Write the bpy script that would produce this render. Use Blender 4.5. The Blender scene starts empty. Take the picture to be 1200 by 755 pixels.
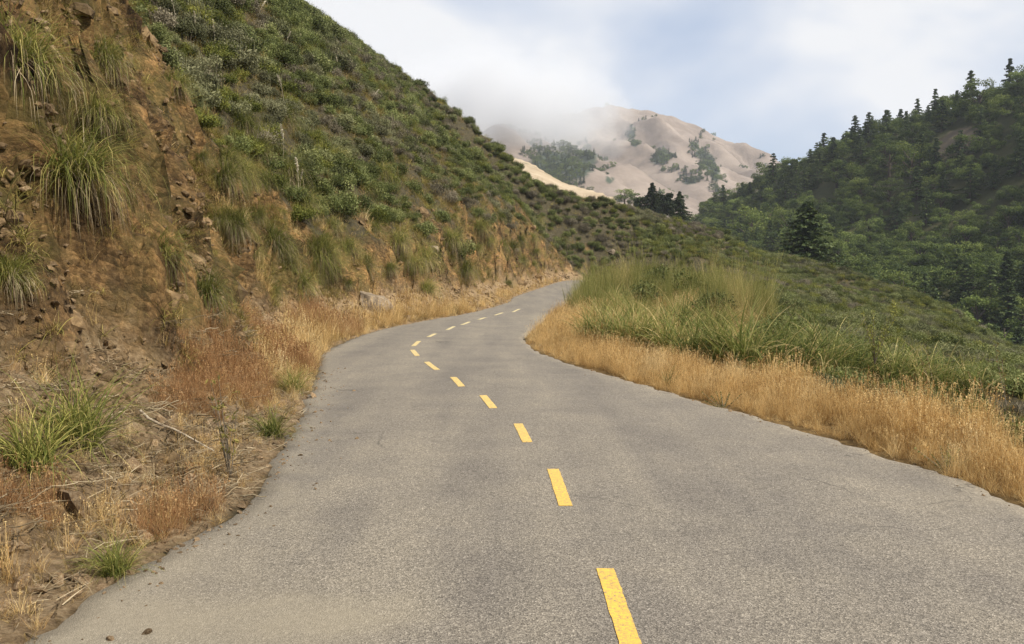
import bpy, math, random
import numpy as np
from mathutils import Vector, Matrix, Euler

# ------------------------------------------------------------------ camera, world, sun, exposure
scene = bpy.context.scene
COL = scene.collection
PITCH = math.radians(3.405)
CAM_H = 1.6
FPX, CX, CY = 1000.0, 600.0, 377.5
cam_data = bpy.data.cameras.new('camera')
cam_data.sensor_width = 36.0
cam_data.lens = 36.0 * FPX / 1200.0
cam_data.clip_start = 0.05
cam_data.clip_end = 20000
cam = bpy.data.objects.new('camera', cam_data)
COL.objects.link(cam)
cam.location = (0, 0, CAM_H)
cam.rotation_euler = (math.pi / 2 - PITCH, 0, 0)
scene.camera = cam

SUN_EL, SUN_AZ = math.radians(46), math.radians(118)      # azimuth clockwise from +Y: behind and to the right
world = bpy.data.worlds.new('World')
scene.world = world
world.use_nodes = True
wn, wl = world.node_tree.nodes, world.node_tree.links
wn.clear()
def N(nodes, t, **kw):
    n = nodes.new(t)
    for k, v in kw.items():
        setattr(n, k, v)
    return n
w_out = N(wn, 'ShaderNodeOutputWorld')
sky = N(wn, 'ShaderNodeTexSky', sky_type='NISHITA', sun_disc=False)
sky.sun_elevation = SUN_EL
sky.sun_rotation = SUN_AZ
sky.air_density = 1.0
sky.dust_density = 2.0
sky.ozone_density = 1.5
bg_sky = N(wn, 'ShaderNodeBackground')
bg_sky.inputs[1].default_value = 0.11
bg_cloud = N(wn, 'ShaderNodeBackground')
bg_cloud.inputs[1].default_value = 0.72
tc = N(wn, 'ShaderNodeTexCoord')
mp = N(wn, 'ShaderNodeMapping')
mp.inputs['Scale'].default_value = (1.0, 1.0, 1.9)
mp.inputs['Location'].default_value = (12.65, 1.9, 3.1)
wl.new(tc.outputs['Generated'], mp.inputs[0])
nz = N(wn, 'ShaderNodeTexNoise')
nz.inputs['Scale'].default_value = 2.3
nz.inputs['Detail'].default_value = 4.5
nz.inputs['Roughness'].default_value = 0.52
nz.inputs['Distortion'].default_value = 0.25
wl.new(mp.outputs[0], nz.inputs['Vector'])
ramp = N(wn, 'ShaderNodeValToRGB')
ramp.color_ramp.elements[0].position = 0.34
ramp.color_ramp.elements[0].color = (0.55, 0.55, 0.55, 1)
ramp.color_ramp.elements[1].position = 0.58
ramp.color_ramp.elements[1].color = (1, 1, 1, 1)
wl.new(nz.outputs['Fac'], ramp.inputs[0])
cr = N(wn, 'ShaderNodeValToRGB')
cr.color_ramp.elements[0].position = 0.38
cr.color_ramp.elements[0].color = (0.60, 0.70, 0.89, 1)
cr.color_ramp.elements[1].position = 0.60
cr.color_ramp.elements[1].color = (0.98, 0.985, 1.0, 1)
wl.new(nz.outputs['Fac'], cr.inputs[0])
wl.new(cr.outputs[0], bg_cloud.inputs[0])
wl.new(sky.outputs[0], bg_sky.inputs[0])
mixw = N(wn, 'ShaderNodeMixShader')
wl.new(ramp.outputs[0], mixw.inputs[0])
wl.new(bg_sky.outputs[0], mixw.inputs[1])
wl.new(bg_cloud.outputs[0], mixw.inputs[2])
wl.new(mixw.outputs[0], w_out.inputs[0])

sun_data = bpy.data.lights.new('sun', 'SUN')
sun_data.energy = 5.0
sun_data.angle = math.radians(2.0)
sun_data.color = (1.0, 0.93, 0.82)
sun = bpy.data.objects.new('sun', sun_data)
COL.objects.link(sun)
sd = Vector((math.sin(SUN_AZ) * math.cos(SUN_EL), math.cos(SUN_AZ) * math.cos(SUN_EL), math.sin(SUN_EL)))
sun.rotation_euler = (-sd).to_track_quat('-Z', 'Y').to_euler()
sun.location = sd * 300

scene.view_settings.view_transform = 'Standard'
scene.view_settings.look = 'None'
scene.view_settings.exposure = 0.38
scene.view_settings.gamma = 1.0
scene.view_settings.use_curve_mapping = False
scene.cycles.use_denoising = True
scene.cycles.denoiser = 'OPENIMAGEDENOISE'
scene.cycles.denoising_prefilter = 'ACCURATE'
scene.cycles.denoising_input_passes = 'RGB_ALBEDO_NORMAL'
scene.cycles.max_bounces = 5
scene.cycles.diffuse_bounces = 3
scene.cycles.glossy_bounces = 1
scene.cycles.transmission_bounces = 2
scene.cycles.transparent_max_bounces = 4
scene.cycles.volume_bounces = 2
scene.cycles.caustics_reflective = False
scene.cycles.caustics_refractive = False

# ------------------------------------------------------------------ numeric helpers
rng = np.random.default_rng(7)
random.seed(7)

def sm(a, b, x):
    t = np.clip((np.asarray(x, float) - a) / (b - a), 0, 1)
    return t * t * (3 - 2 * t)

def _hash(ix, iy, seed):
    h = (ix.astype(np.int64) * 374761393 + iy.astype(np.int64) * 668265263 + seed * 1442695041) & 0xFFFFFFFF
    h = ((h ^ (h >> 13)) * 1274126177) & 0xFFFFFFFF
    h = ((h ^ (h >> 16)) * 2246822519) & 0xFFFFFFFF
    return ((h ^ (h >> 15)) & 0xFFFF) / 65535.0

def vnoise(x, y, seed=0):
    x, y = np.broadcast_arrays(np.atleast_1d(np.asarray(x, float)), np.atleast_1d(np.asarray(y, float)))
    ix, iy = np.floor(x), np.floor(y)
    fx, fy = x - ix, y - iy
    fx = fx * fx * fx * (fx * (fx * 6 - 15) + 10)
    fy = fy * fy * fy * (fy * (fy * 6 - 15) + 10)
    a, b = _hash(ix, iy, seed), _hash(ix + 1, iy, seed)
    c, d = _hash(ix, iy + 1, seed), _hash(ix + 1, iy + 1, seed)
    return ((a * (1 - fx) + b * fx) * (1 - fy) + (c * (1 - fx) + d * fx) * fy) * 2 - 1

def fbm(x, y, octv=4, seed=0, gain=0.5, lac=2.03):
    x, y = np.asarray(x, float), np.asarray(y, float)
    shp = np.broadcast(x, y).shape
    x, y = np.atleast_1d(x), np.atleast_1d(y)
    s, a = np.zeros(np.broadcast(x, y).shape), 1.0
    for o in range(octv):
        s = s + a * vnoise(x + o * 17.3, y - o * 9.1, seed + o * 31)
        x, y, a = x * lac, y * lac, a * gain
    return s.reshape(shp)

def cells(x, y, seed=0):
    """broken-stone pattern: a random height for each cell, and how near its border is"""
    x, y = np.asarray(x, float), np.asarray(y, float)
    ix, iy = np.floor(x), np.floor(y)
    f1 = np.full(x.shape, 9.0); f2 = np.full(x.shape, 9.0); val = np.zeros(x.shape)
    for a in (-1, 0, 1):
        for b in (-1, 0, 1):
            jx, jy = ix + a, iy + b
            d = np.hypot(jx + _hash(jx, jy, seed) - x, jy + _hash(jx, jy, seed + 7) - y)
            v = _hash(jx, jy, seed + 13)
            n_ = d < f1
            f2 = np.where(n_, f1, np.minimum(f2, d)); val = np.where(n_, v, val); f1 = np.where(n_, d, f1)
    return val * 2 - 1, f2 - f1

CP, SP = math.cos(PITCH), math.sin(PITCH)
def ray(px, py):
    a, b = px - CX, CY - py
    v = np.array([a, FPX * CP + b * SP, -FPX * SP + b * CP])
    return v / v[1]                                        # per metre of forward distance
def P(px, py, d):
    return np.array([0, 0, CAM_H]) + ray(px, py) * d
def G(px, py, z=0.0):
    r = ray(px, py)
    return np.array([0, 0, CAM_H]) + r * ((z - CAM_H) / r[2])
def to_px(p):
    p = np.atleast_2d(p)
    y = p[:, 1] * CP - (p[:, 2] - CAM_H) * SP
    u = p[:, 1] * SP + (p[:, 2] - CAM_H) * CP
    return CX + FPX * p[:, 0] / y, CY - FPX * u / y, y

class TPS:
    def __init__(self, pts, smooth=1e-3, scale=1.0):
        p = np.array(pts, float)
        self.s = scale
        self.p = p[:, :2] / scale
        n = len(p)
        K = self._k(self.p, self.p) + np.eye(n) * smooth
        A = np.zeros((n + 3, n + 3))
        A[:n, :n] = K
        A[:n, n:] = np.c_[np.ones(n), self.p]
        A[n:, :n] = A[:n, n:].T
        self.w = np.linalg.solve(A, np.r_[p[:, 2], 0, 0, 0])
    def _k(self, a, b):
        r2 = ((a[:, None, :] - b[None, :, :]) ** 2).sum(-1)
        return 0.5 * r2 * np.log(r2 + 1e-12)
    def __call__(self, x, y):
        x, y = np.asarray(x, float), np.asarray(y, float)
        q = np.stack([x.ravel(), y.ravel()], -1) / self.s
        out = np.empty(len(q))
        for i in range(0, len(q), 20000):
            c = q[i:i + 20000]
            out[i:i + 20000] = self._k(c, self.p) @ self.w[:-3] + self.w[-3] + c @ self.w[-2:]
        return out.reshape(x.shape)

def smin(a, b, k):
    h = np.clip(0.5 + 0.5 * (b - a) / k, 0, 1)
    return b * (1 - h) + a * h - k * h * (1 - h)

def resample(pts, step):
    pts = np.array(pts, float)
    # Catmull-Rom through the points, then even spacing
    q = np.vstack([2 * pts[0] - pts[1], pts, 2 * pts[-1] - pts[-2]])
    out = []
    for i in range(1, len(q) - 2):
        for t in np.linspace(0, 1, 24, endpoint=False):
            p0, p1, p2, p3 = q[i - 1], q[i], q[i + 1], q[i + 2]
            out.append(0.5 * ((2 * p1) + (-p0 + p2) * t + (2 * p0 - 5 * p1 + 4 * p2 - p3) * t * t + (-p0 + 3 * p1 - 3 * p2 + p3) * t ** 3))
    out.append(q[-2])
    out = np.array(out)
    L = np.r_[0, np.cumsum(np.linalg.norm(np.diff(out, axis=0), axis=1))]
    t = np.linspace(0, L[-1], max(2, int(L[-1] / step) + 1))
    return np.stack([np.interp(t, L, out[:, k]) for k in range(out.shape[1])], -1)

def sdist(x, y, poly):
    """signed distance to a polyline, positive on its left"""
    x, y = np.asarray(x, float), np.asarray(y, float)
    sh = x.shape
    x, y = x.ravel(), y.ravel()
    a, b = poly[:-1, :2], poly[1:, :2]
    d = b - a
    l2 = (d ** 2).sum(1)
    out = np.empty(len(x))
    for i in range(0, len(x), 20000):
        px, py = x[i:i + 20000, None], y[i:i + 20000, None]
        t = np.clip(((px - a[:, 0]) * d[:, 0] + (py - a[:, 1]) * d[:, 1]) / l2, 0, 1)
        dx, dy = px - a[:, 0] - t * d[:, 0], py - a[:, 1] - t * d[:, 1]
        r2 = dx * dx + dy * dy
        k = r2.argmin(1)
        ii = np.arange(len(k))
        cr = d[k, 0] * (py[:, 0] - a[k, 1]) - d[k, 1] * (px[:, 0] - a[k, 0])
        out[i:i + 20000] = np.sqrt(r2[ii, k]) * np.where(cr >= 0, 1, -1)
    return out.reshape(sh)

# ------------------------------------------------------------------ the plan of the road
def far(px, d, z=None):
    return np.array([(px - CX) / FPX * d * 1.0, d])
LEFT = [(-3.6, -14), (-2.4, -4), (-2.0, 1.5)] + [tuple(G(px, py)[:2]) for px, py in
        [(36, 752), (95, 713), (146, 678), (178, 654), (228, 626), (277, 594), (302, 570), (312, 548), (332, 518), (350, 490), (366, 452), (373, 425), (392, 405), (440, 388), (500, 376), (560, 365), (594, 355)]] \
       + [(-0.05, 50), (0.7, 60), (2.9, 76), (5.0, 90), (7.6, 100), (13, 108), (24, 113), (36, 115)]
RIGHT = [(4.6, -14), (3.9, -4), (3.6, 2)] + [tuple(G(px, py)[:2]) for px, py in
         [(1200, 592), (1100, 555), (1000, 522), (900, 493), (800, 464), (720, 441), (650, 419), (622, 406), (617, 396), (640, 374), (657, 362)]] \
        + [(3.7, 52), (5.4, 64), (7.6, 78), (9.8, 89), (13.5, 97), (18, 102.5), (26, 106.5), (36, 109)]
LEFT_P = resample(LEFT, 0.4)
RIGHT_P = resample(RIGHT, 0.4)
def road_z(x, y):
    return 0.55 * sm(55, 100, y) - 1.8 * sm(16, 34, x) * sm(90, 100, y)

# ------------------------------------------------------------------ terrain height functions
RIDGE = np.array([P(px, py + 3, d) for px, py, d in
    [(-100, -330, 128), (60, -215, 126), (200, -110, 125), (345, 0, 122), (480, 95, 118), (560, 150, 112), (625, 195, 108), (690, 228, 116), (760, 250, 126),
     (800, 262, 130), (845, 272, 133), (872, 292, 134), (940, 306, 136), (1000, 322, 132), (1050, 341, 126), (1100, 360, 120), (1180, 410, 110), (1300, 480, 100), (1500, 600, 90)]])
T_RIGHT = TPS([P(*p) for p in
    [(850, 425, 15), (900, 405, 28), (1000, 425, 21), (1000, 405, 38), (1100, 435, 24), (1200, 455, 19), (1200, 438, 48), (900, 372, 50), (900, 345, 80),
     (850, 320, 105), (1000, 370, 75), (1000, 348, 100), (1100, 400, 70), (1100, 380, 95), (1200, 445, 68), (1200, 425, 98), (760, 300, 104), (700, 318, 92),
     (1300, 475, 58), (1450, 520, 50), (760, 345, 55), (800, 345, 60), (700, 335, 62), (1400, 560, 15), (1400, 620, 8), (800, 300, 115), (900, 318, 120), (800, 255, 132), (872, 284, 134), (940, 297, 136), (1000, 314, 132), (1050, 334, 126), (1100, 352, 120), (1180, 402, 110)]]
    + [(8, -5, -.5), (14, -5, -1.6), (6, 5, -.3), (9, 3, -1.0)], scale=40)

def zfun(x, y, masks=False):
    x, y = np.asarray(x, float), np.asarray(y, float)
    uL = sdist(x, y, LEFT_P)                                # positive: uphill of the road's left edge
    uR = -sdist(x, y, RIGHT_P)                              # positive: valley side of the road's right edge
    zr = road_z(x, y)
    n1 = fbm(x / 9, y / 9, 4, 3)
    n2 = fbm(x / 2.1, y / 2.1, 4, 11)
    # natural hillside above the road
    c = 0.55 + 5.9 * (1 - sm(12, 21, y)) + 2.4 * sm(42, 62, y) * (1 - sm(92, 104, y)) + 1.0 * fbm(y / 7, x * 0 + 3.1, 2, 5)
    slope = 1.10 + 0.05 * fbm(y / 25, x / 30, 2, 8)
    macro = c + slope * uL + 0.55 * n1 + 0.16 * n2
    macro = np.where(uL > 0, macro, c)
    dyr = y - np.interp(x, RIDGE[:, 0], RIDGE[:, 1])
    kf = 0.15 - 0.13 * sm(0, 30, x)                          # the crest rounds off: rising gently up to it, falling beyond
    capz = np.interp(x, RIDGE[:, 0], RIDGE[:, 2]) + np.where(dyr < 0, kf, -0.30) * dyr
    w = sm(9, 26, x) * sm(85, 104, y)
    tr = T_RIGHT(x, y)
    tr = tr + 0.35 * n1 + 0.1 * n2
    hill = macro * (1 - w) + np.maximum(tr, -30) * w
    hill = smin(hill, capz + 0.3 * n1, 1.0)
    # road cut: apron of debris, then a steep broken face
    setback = 1.1 * sm(14, 21, y) * (1 - 0.35 * sm(40, 60, y)) - 0.45 * np.exp(-((y - 11.5) / 3.2) ** 2)
    gul = 0.55 * fbm(y / 3.6 + 0.12 * uL, uL / 16, 3, 21)
    st = fbm((y + 0.9 * uL) / 0.9, (y - 1.1 * uL) / 3.5, 4, 41, 0.55)
    ap_w = 1.0 + 0.35 * (1 - sm(8, 16, y)) + 0.25 * fbm(y / 2.5, x * 0, 2, 51) + setback
    ap = np.clip(uL, 0, None) * 0.16 + 0.36 * np.clip(uL - 0.45, 0, None)
    ue = uL - ap_w + gul * sm(0, 2, uL) + (0.48 * st + 0.22 * (0.5 - np.abs(fbm((y + 0.7 * uL) / 0.55, uL / 0.9, 3, 45)))) * sm(0.2, 2.0, uL)
    wx_, wy_ = y + 0.9 * uL + 0.25 * st, 1.7 * uL - 0.8 * y + 0.2 * gul
    c1, b1 = cells(wx_ / 1.15, wy_ / 0.62, 301)
    c2, b2 = cells(wx_ / 0.42 + 3, wy_ / 0.26, 311)
    ue = ue + (0.26 * c1 + 0.11 * c2 - 0.10 * np.exp(-b1 / 0.06)) * sm(1.0, 2.6, uL) * (0.35 + 0.65 * sm(-0.25, 0.3, fbm(y / 3.3, uL / 3, 2, 321)))
    steep = 2.05 + 0.3 * fbm(y / 6, x * 0 + 9, 2, 61)
    cut = zr + ap + np.clip(ue, 0, None) * steep + 60 * sm(9.5, 14, x) * sm(92, 99, y)
    cut = cut + 0.10 * fbm(x / 0.45, y / 0.45, 3, 71) * sm(0.15, 1.0, uL)
    left = np.minimum(hill, cut)
    # valley side: a grassy bench then the slope
    bench = zr - 0.02 + 0.06 * sm(0, 1.0, uR) - 0.10 * sm(1.0, 3, uR) * (1 - sm(14, 20, y)) + 0.05 * n2 * sm(0, 1, uR)
    benchw = 0.95 + 0.9 * sm(13, 20, y) + 4.5 * np.exp(-((y - 34) / 13) ** 2) + 1.5 * sm(45, 70, y)
    mound = 0.55 * np.exp(-((y - 40) / 12) ** 2) * sm(0.5, 4, uR)
    k = sm(0, 1, (uR - benchw) / np.where(y < 17, 3.2, 5.0))
    capr = capz + 0.3 * n1
    right = (bench + mound) * (1 - k) + np.minimum(np.minimum(tr, bench + 4), capr) * k
    right = np.where(y > 85, np.minimum(right, capr), right)
    on = (uL <= 0) & (uR <= 0)
    edge = np.minimum(-uL, -uR)
    z = np.where(uL > 0, left, np.where(uR > 0, right, zr - 0.05))
    nat = smin(tr, capz + 0.3 * n1, 1.0)
    wn_ = sm(27, 36, x) * sm(85, 98, y)
    z = z * (1 - wn_) + nat * wn_
    z = np.where((uL > 0) & (uL < 0.25) & (x < 26), np.maximum(np.minimum(z, zr + 0.05), zr - 0.05 + 0.2 * uL), z)
    if masks:
        iscut = sm(-0.5, 0.35, hill - cut) * (uL > 0)
        talus = (uL > 0) * (1 - sm(-0.15, 0.3, ue)) * iscut
        benchm = (uR > 0) * (1 - k)
        return z, iscut, talus, benchm, uL, uR, ue
    return z

# ------------------------------------------------------------------ object helpers
def mesh_from(name, verts, faces, mat=None, attrs=None, smooth=False, mats=None, midx=None):
    verts = np.ascontiguousarray(verts, np.float32)
    me = bpy.data.meshes.new(name)
    if isinstance(faces, np.ndarray):
        faces = [faces]
    me.vertices.add(len(verts))
    me.vertices.foreach_set('co', verts.ravel())
    loops = np.concatenate([f.ravel() for f in faces]).astype(np.int32)
    sizes = np.concatenate([np.full(len(f), f.shape[1]) for f in faces]).astype(np.int32)
    starts = np.r_[0, np.cumsum(sizes)[:-1]].astype(np.int32)
    me.loops.add(len(loops))
    me.loops.foreach_set('vertex_index', loops)
    me.polygons.add(len(sizes))
    me.polygons.foreach_set('loop_start', starts)
    if midx is not None:
        me.polygons.foreach_set('material_index', np.asarray(midx, np.int32))
    me.update(calc_edges=True)
    me.polygons.foreach_set('use_smooth', np.full(len(sizes), bool(smooth)))
    for k, v in (attrs or {}).items():
        a = me.attributes.new(k, 'FLOAT', 'POINT')
        a.data.foreach_set('value', np.ascontiguousarray(v, np.float32))
    for m in (mats or ([mat] if mat else [])):
        me.materials.append(m)
    return me

def add(name, me, parent=None, label=None, cat=None, group=None, kind=None, loc=None, rot=None, scale=None):
    o = bpy.data.objects.new(name, me)
    COL.objects.link(o)
    if parent is not None:
        o.parent = parent
    if loc is not None:
        o.location = [float(v) for v in loc]
    if rot is not None:
        o.rotation_euler = [float(v) for v in rot]
    if scale is not None:
        o.scale = (scale,) * 3 if np.isscalar(scale) else [float(v) for v in scale]
    for k, v in (('label', label), ('category', cat), ('group', group), ('kind', kind)):
        if v:
            o[k] = v
    return o

def copy_tree(o, parent=None):
    c = o.copy()
    COL.objects.link(c)
    c.parent = parent
    for ch in o.children:
        copy_tree(ch, c)
    return c

class Acc:
    """collects vertex and quad arrays with per-vertex tint"""
    def __init__(self):
        self.v, self.f, self.t, self.n = [], [], [], 0
    def put(self, v, f, t):
        self.v.append(v); self.f.append(f + self.n); self.t.append(np.broadcast_to(t, (len(v),)).astype(float)); self.n += len(v)
    def mesh(self, name, mat, smooth=True):
        return mesh_from(name, np.vstack(self.v), np.vstack(self.f), mat, {'tint': np.concatenate(self.t)}, smooth)

def grid_faces(nx, ny):
    i = np.arange(nx * ny).reshape(ny, nx)
    return np.stack([i[:-1, :-1], i[:-1, 1:], i[1:, 1:], i[1:, :-1]], -1).reshape(-1, 4)

def scatter(name, sources, pts, rotz, scl, idx, tilt=None, label=None, cat=None):
    """one uncountable mass: source meshes set out on points by geometry nodes"""
    src = bpy.data.collections.new(name + '_sources')
    for i, me in enumerate(sources):
        src.objects.link(bpy.data.objects.new('%s_source_%02d' % (name, i), me))
    me = bpy.data.meshes.new(name)
    n = len(pts)
    me.vertices.add(n)
    me.vertices.foreach_set('co', np.ascontiguousarray(pts, np.float32).ravel())
    rot = np.zeros((n, 3)); rot[:, 2] = rotz
    if tilt is not None:
        rot[:, :2] = tilt
    a = me.attributes.new('rot', 'FLOAT_VECTOR', 'POINT'); a.data.foreach_set('vector', rot.astype(np.float32).ravel())
    s3 = np.asarray(scl, float)
    if s3.ndim == 1:
        s3 = np.repeat(s3[:, None], 3, 1)
    a = me.attributes.new('scl', 'FLOAT_VECTOR', 'POINT'); a.data.foreach_set('vector', s3.astype(np.float32).ravel())
    a = me.attributes.new('idx', 'INT', 'POINT'); a.data.foreach_set('value', np.asarray(idx, np.int32))
    ng = bpy.data.node_groups.new(name, 'GeometryNodeTree')
    ng.interface.new_socket('Geometry', in_out='INPUT', socket_type='NodeSocketGeometry')
    ng.interface.new_socket('Geometry', in_out='OUTPUT', socket_type='NodeSocketGeometry')
    gi, go = ng.nodes.new('NodeGroupInput'), ng.nodes.new('NodeGroupOutput')
    iop = ng.nodes.new('GeometryNodeInstanceOnPoints')
    ci = ng.nodes.new('GeometryNodeCollectionInfo')
    ci.inputs['Collection'].default_value = src
    ci.inputs['Separate Children'].default_value = True
    ci.inputs['Reset Children'].default_value = True
    def na(nm, ty):
        q = ng.nodes.new('GeometryNodeInputNamedAttribute'); q.data_type = ty; q.inputs['Name'].default_value = nm
        return q.outputs['Attribute']
    L = ng.links
    L.new(gi.outputs[0], iop.inputs['Points'])
    L.new(ci.outputs[0], iop.inputs['Instance'])
    iop.inputs['Pick Instance'].default_value = True
    L.new(na('idx', 'INT'), iop.inputs['Instance Index'])
    L.new(na('rot', 'FLOAT_VECTOR'), iop.inputs['Rotation'])
    L.new(na('scl', 'FLOAT_VECTOR'), iop.inputs['Scale'])
    L.new(iop.outputs[0], go.inputs[0])
    o = add(name, me, label=label, cat=cat, kind='stuff')
    md = o.modifiers.new('scatter', 'NODES')
    md.node_group = ng
    return o

# ------------------------------------------------------------------ materials
def mat(name):
    m = bpy.data.materials.new(name)
    m.use_nodes = True
    nt = m.node_tree
    nt.nodes.clear()
    out = nt.nodes.new('ShaderNodeOutputMaterial')
    return m, nt.nodes, nt.links, out

def ramp_node(ns, stops, interp='LINEAR'):
    r = ns.new('ShaderNodeValToRGB')
    r.color_ramp.interpolation = interp
    e = r.color_ramp.elements
    while len(e) < len(stops):
        e.new(0.5)
    for k, (p, c) in enumerate(stops):
        e[k].position = p
        e[k].color = (c[0], c[1], c[2], 1) if not np.isscalar(c) else (c, c, c, 1)
    return r

def noise_node(ns, ls, vec, scale, detail=4, rough=0.55, dist=0.0):
    n = ns.new('ShaderNodeTexNoise')
    n.inputs['Scale'].default_value = scale
    n.inputs['Detail'].default_value = detail
    n.inputs['Roughness'].default_value = rough
    n.inputs['Distortion'].default_value = dist
    if vec is not None:
        ls.new(vec, n.inputs['Vector'])
    return n.outputs['Fac']

def mixc(ns, ls, fac, a, b, mode='MIX'):
    m = ns.new('ShaderNodeMix')
    m.data_type = 'RGBA'
    m.blend_type = mode
    for sock, v in ((m.inputs[0], fac), (m.inputs[6], a), (m.inputs[7], b)):
        if isinstance(v, bpy.types.NodeSocket):
            ls.new(v, sock)
        elif np.isscalar(v):
            sock.default_value = v
        else:
            sock.default_value = (v[0], v[1], v[2], 1)
    return m.outputs[2]

def math_node(ns, ls, op, a, b=None, clamp=False):
    m = ns.new('ShaderNodeMath')
    m.operation = op
    m.use_clamp = clamp
    for sock, v in zip(m.inputs, (a, b)):
        if v is None:
            continue
        if isinstance(v, bpy.types.NodeSocket):
            ls.new(v, sock)
        else:
            sock.default_value = v
    return m.outputs[0]

def maprange(ns, ls, v, a, b, c=0.0, d=1.0):
    m = ns.new('ShaderNodeMapRange')
    ls.new(v, m.inputs[0])
    for k, q in zip((1, 2, 3, 4), (a, b, c, d)):
        m.inputs[k].default_value = q
    return m.outputs[0]

def leaf_material(name, stops, translucent=0.3, var=0.35, spot=None, rough=0.6):
    """tint (0..1, one value a leaf or blade) runs through the colour stops; each plant shifts a little"""
    m, ns, ls, out = mat(name)
    at = ns.new('ShaderNodeAttribute'); at.attribute_name = 'tint'
    oi = ns.new('ShaderNodeObjectInfo')
    r = ramp_node(ns, stops)
    sh = math_node(ns, ls, 'MULTIPLY_ADD', oi.outputs['Random'], var)
    sh.node.inputs[2].default_value = -var / 2
    ls.new(math_node(ns, ls, 'ADD', at.outputs['Fac'], sh, True), r.inputs[0])
    col = r.outputs[0]
    if spot:                                               # patches of another growth across the hillside
        f = noise_node(ns, ls, oi.outputs['Location'], spot[0], 3, 0.6)
        f = maprange(ns, ls, f, spot[2], spot[2] + 0.1)
        r2 = ramp_node(ns, spot[1])
        ls.new(math_node(ns, ls, 'ADD', at.outputs['Fac'], sh, True), r2.inputs[0])
        col = mixc(ns, ls, f, col, r2.outputs[0])
    hv = ns.new('ShaderNodeHueSaturation')
    ls.new(col, hv.inputs['Color'])
    ls.new(maprange(ns, ls, oi.outputs['Random'], 0, 1, 0.78, 1.2), hv.inputs['Value'])
    d = ns.new('ShaderNodeBsdfPrincipled')
    d.inputs['Roughness'].default_value = rough
    d.inputs['Specular IOR Level'].default_value = 0.10
    t = ns.new('ShaderNodeBsdfTranslucent')
    ls.new(hv.outputs[0], d.inputs['Base Color'])
    ls.new(hv.outputs[0], t.inputs['Color'])
    mx = ns.new('ShaderNodeMixShader')
    mx.inputs[0].default_value = translucent
    ls.new(d.outputs[0], mx.inputs[1]); ls.new(t.outputs[0], mx.inputs[2])
    ls.new(mx.outputs[0], out.inputs[0])
    return m

def rock_material(name, stops, scale=3.0):
    m, ns, ls, out = mat(name)
    g = ns.new('ShaderNodeTexCoord')
    oi = ns.new('ShaderNodeObjectInfo')
    f = noise_node(ns, ls, g.outputs['Object'], scale, 8, 0.65, 0.4)
    r = ramp_node(ns, stops)
    ls.new(f, r.inputs[0])
    hv = ns.new('ShaderNodeHueSaturation')
    ls.new(r.outputs[0], hv.inputs['Color'])
    ls.new(maprange(ns, ls, oi.outputs['Random'], 0, 1, 0.5, 1.3), hv.inputs['Value'])
    b = ns.new('ShaderNodeBump'); b.inputs['Strength'].default_value = 0.7; b.inputs['Distance'].default_value = 0.03
    ls.new(noise_node(ns, ls, g.outputs['Object'], scale * 4, 8, 0.7), b.inputs['Height'])
    d = ns.new('ShaderNodeBsdfPrincipled'); d.inputs['Roughness'].default_value = 0.9
    d.inputs['Specular IOR Level'].default_value = 0.2
    ls.new(hv.outputs[0], d.inputs['Base Color']); ls.new(b.outputs[0], d.inputs['Normal'])
    ls.new(d.outputs[0], out.inputs[0])
    return m

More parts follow.
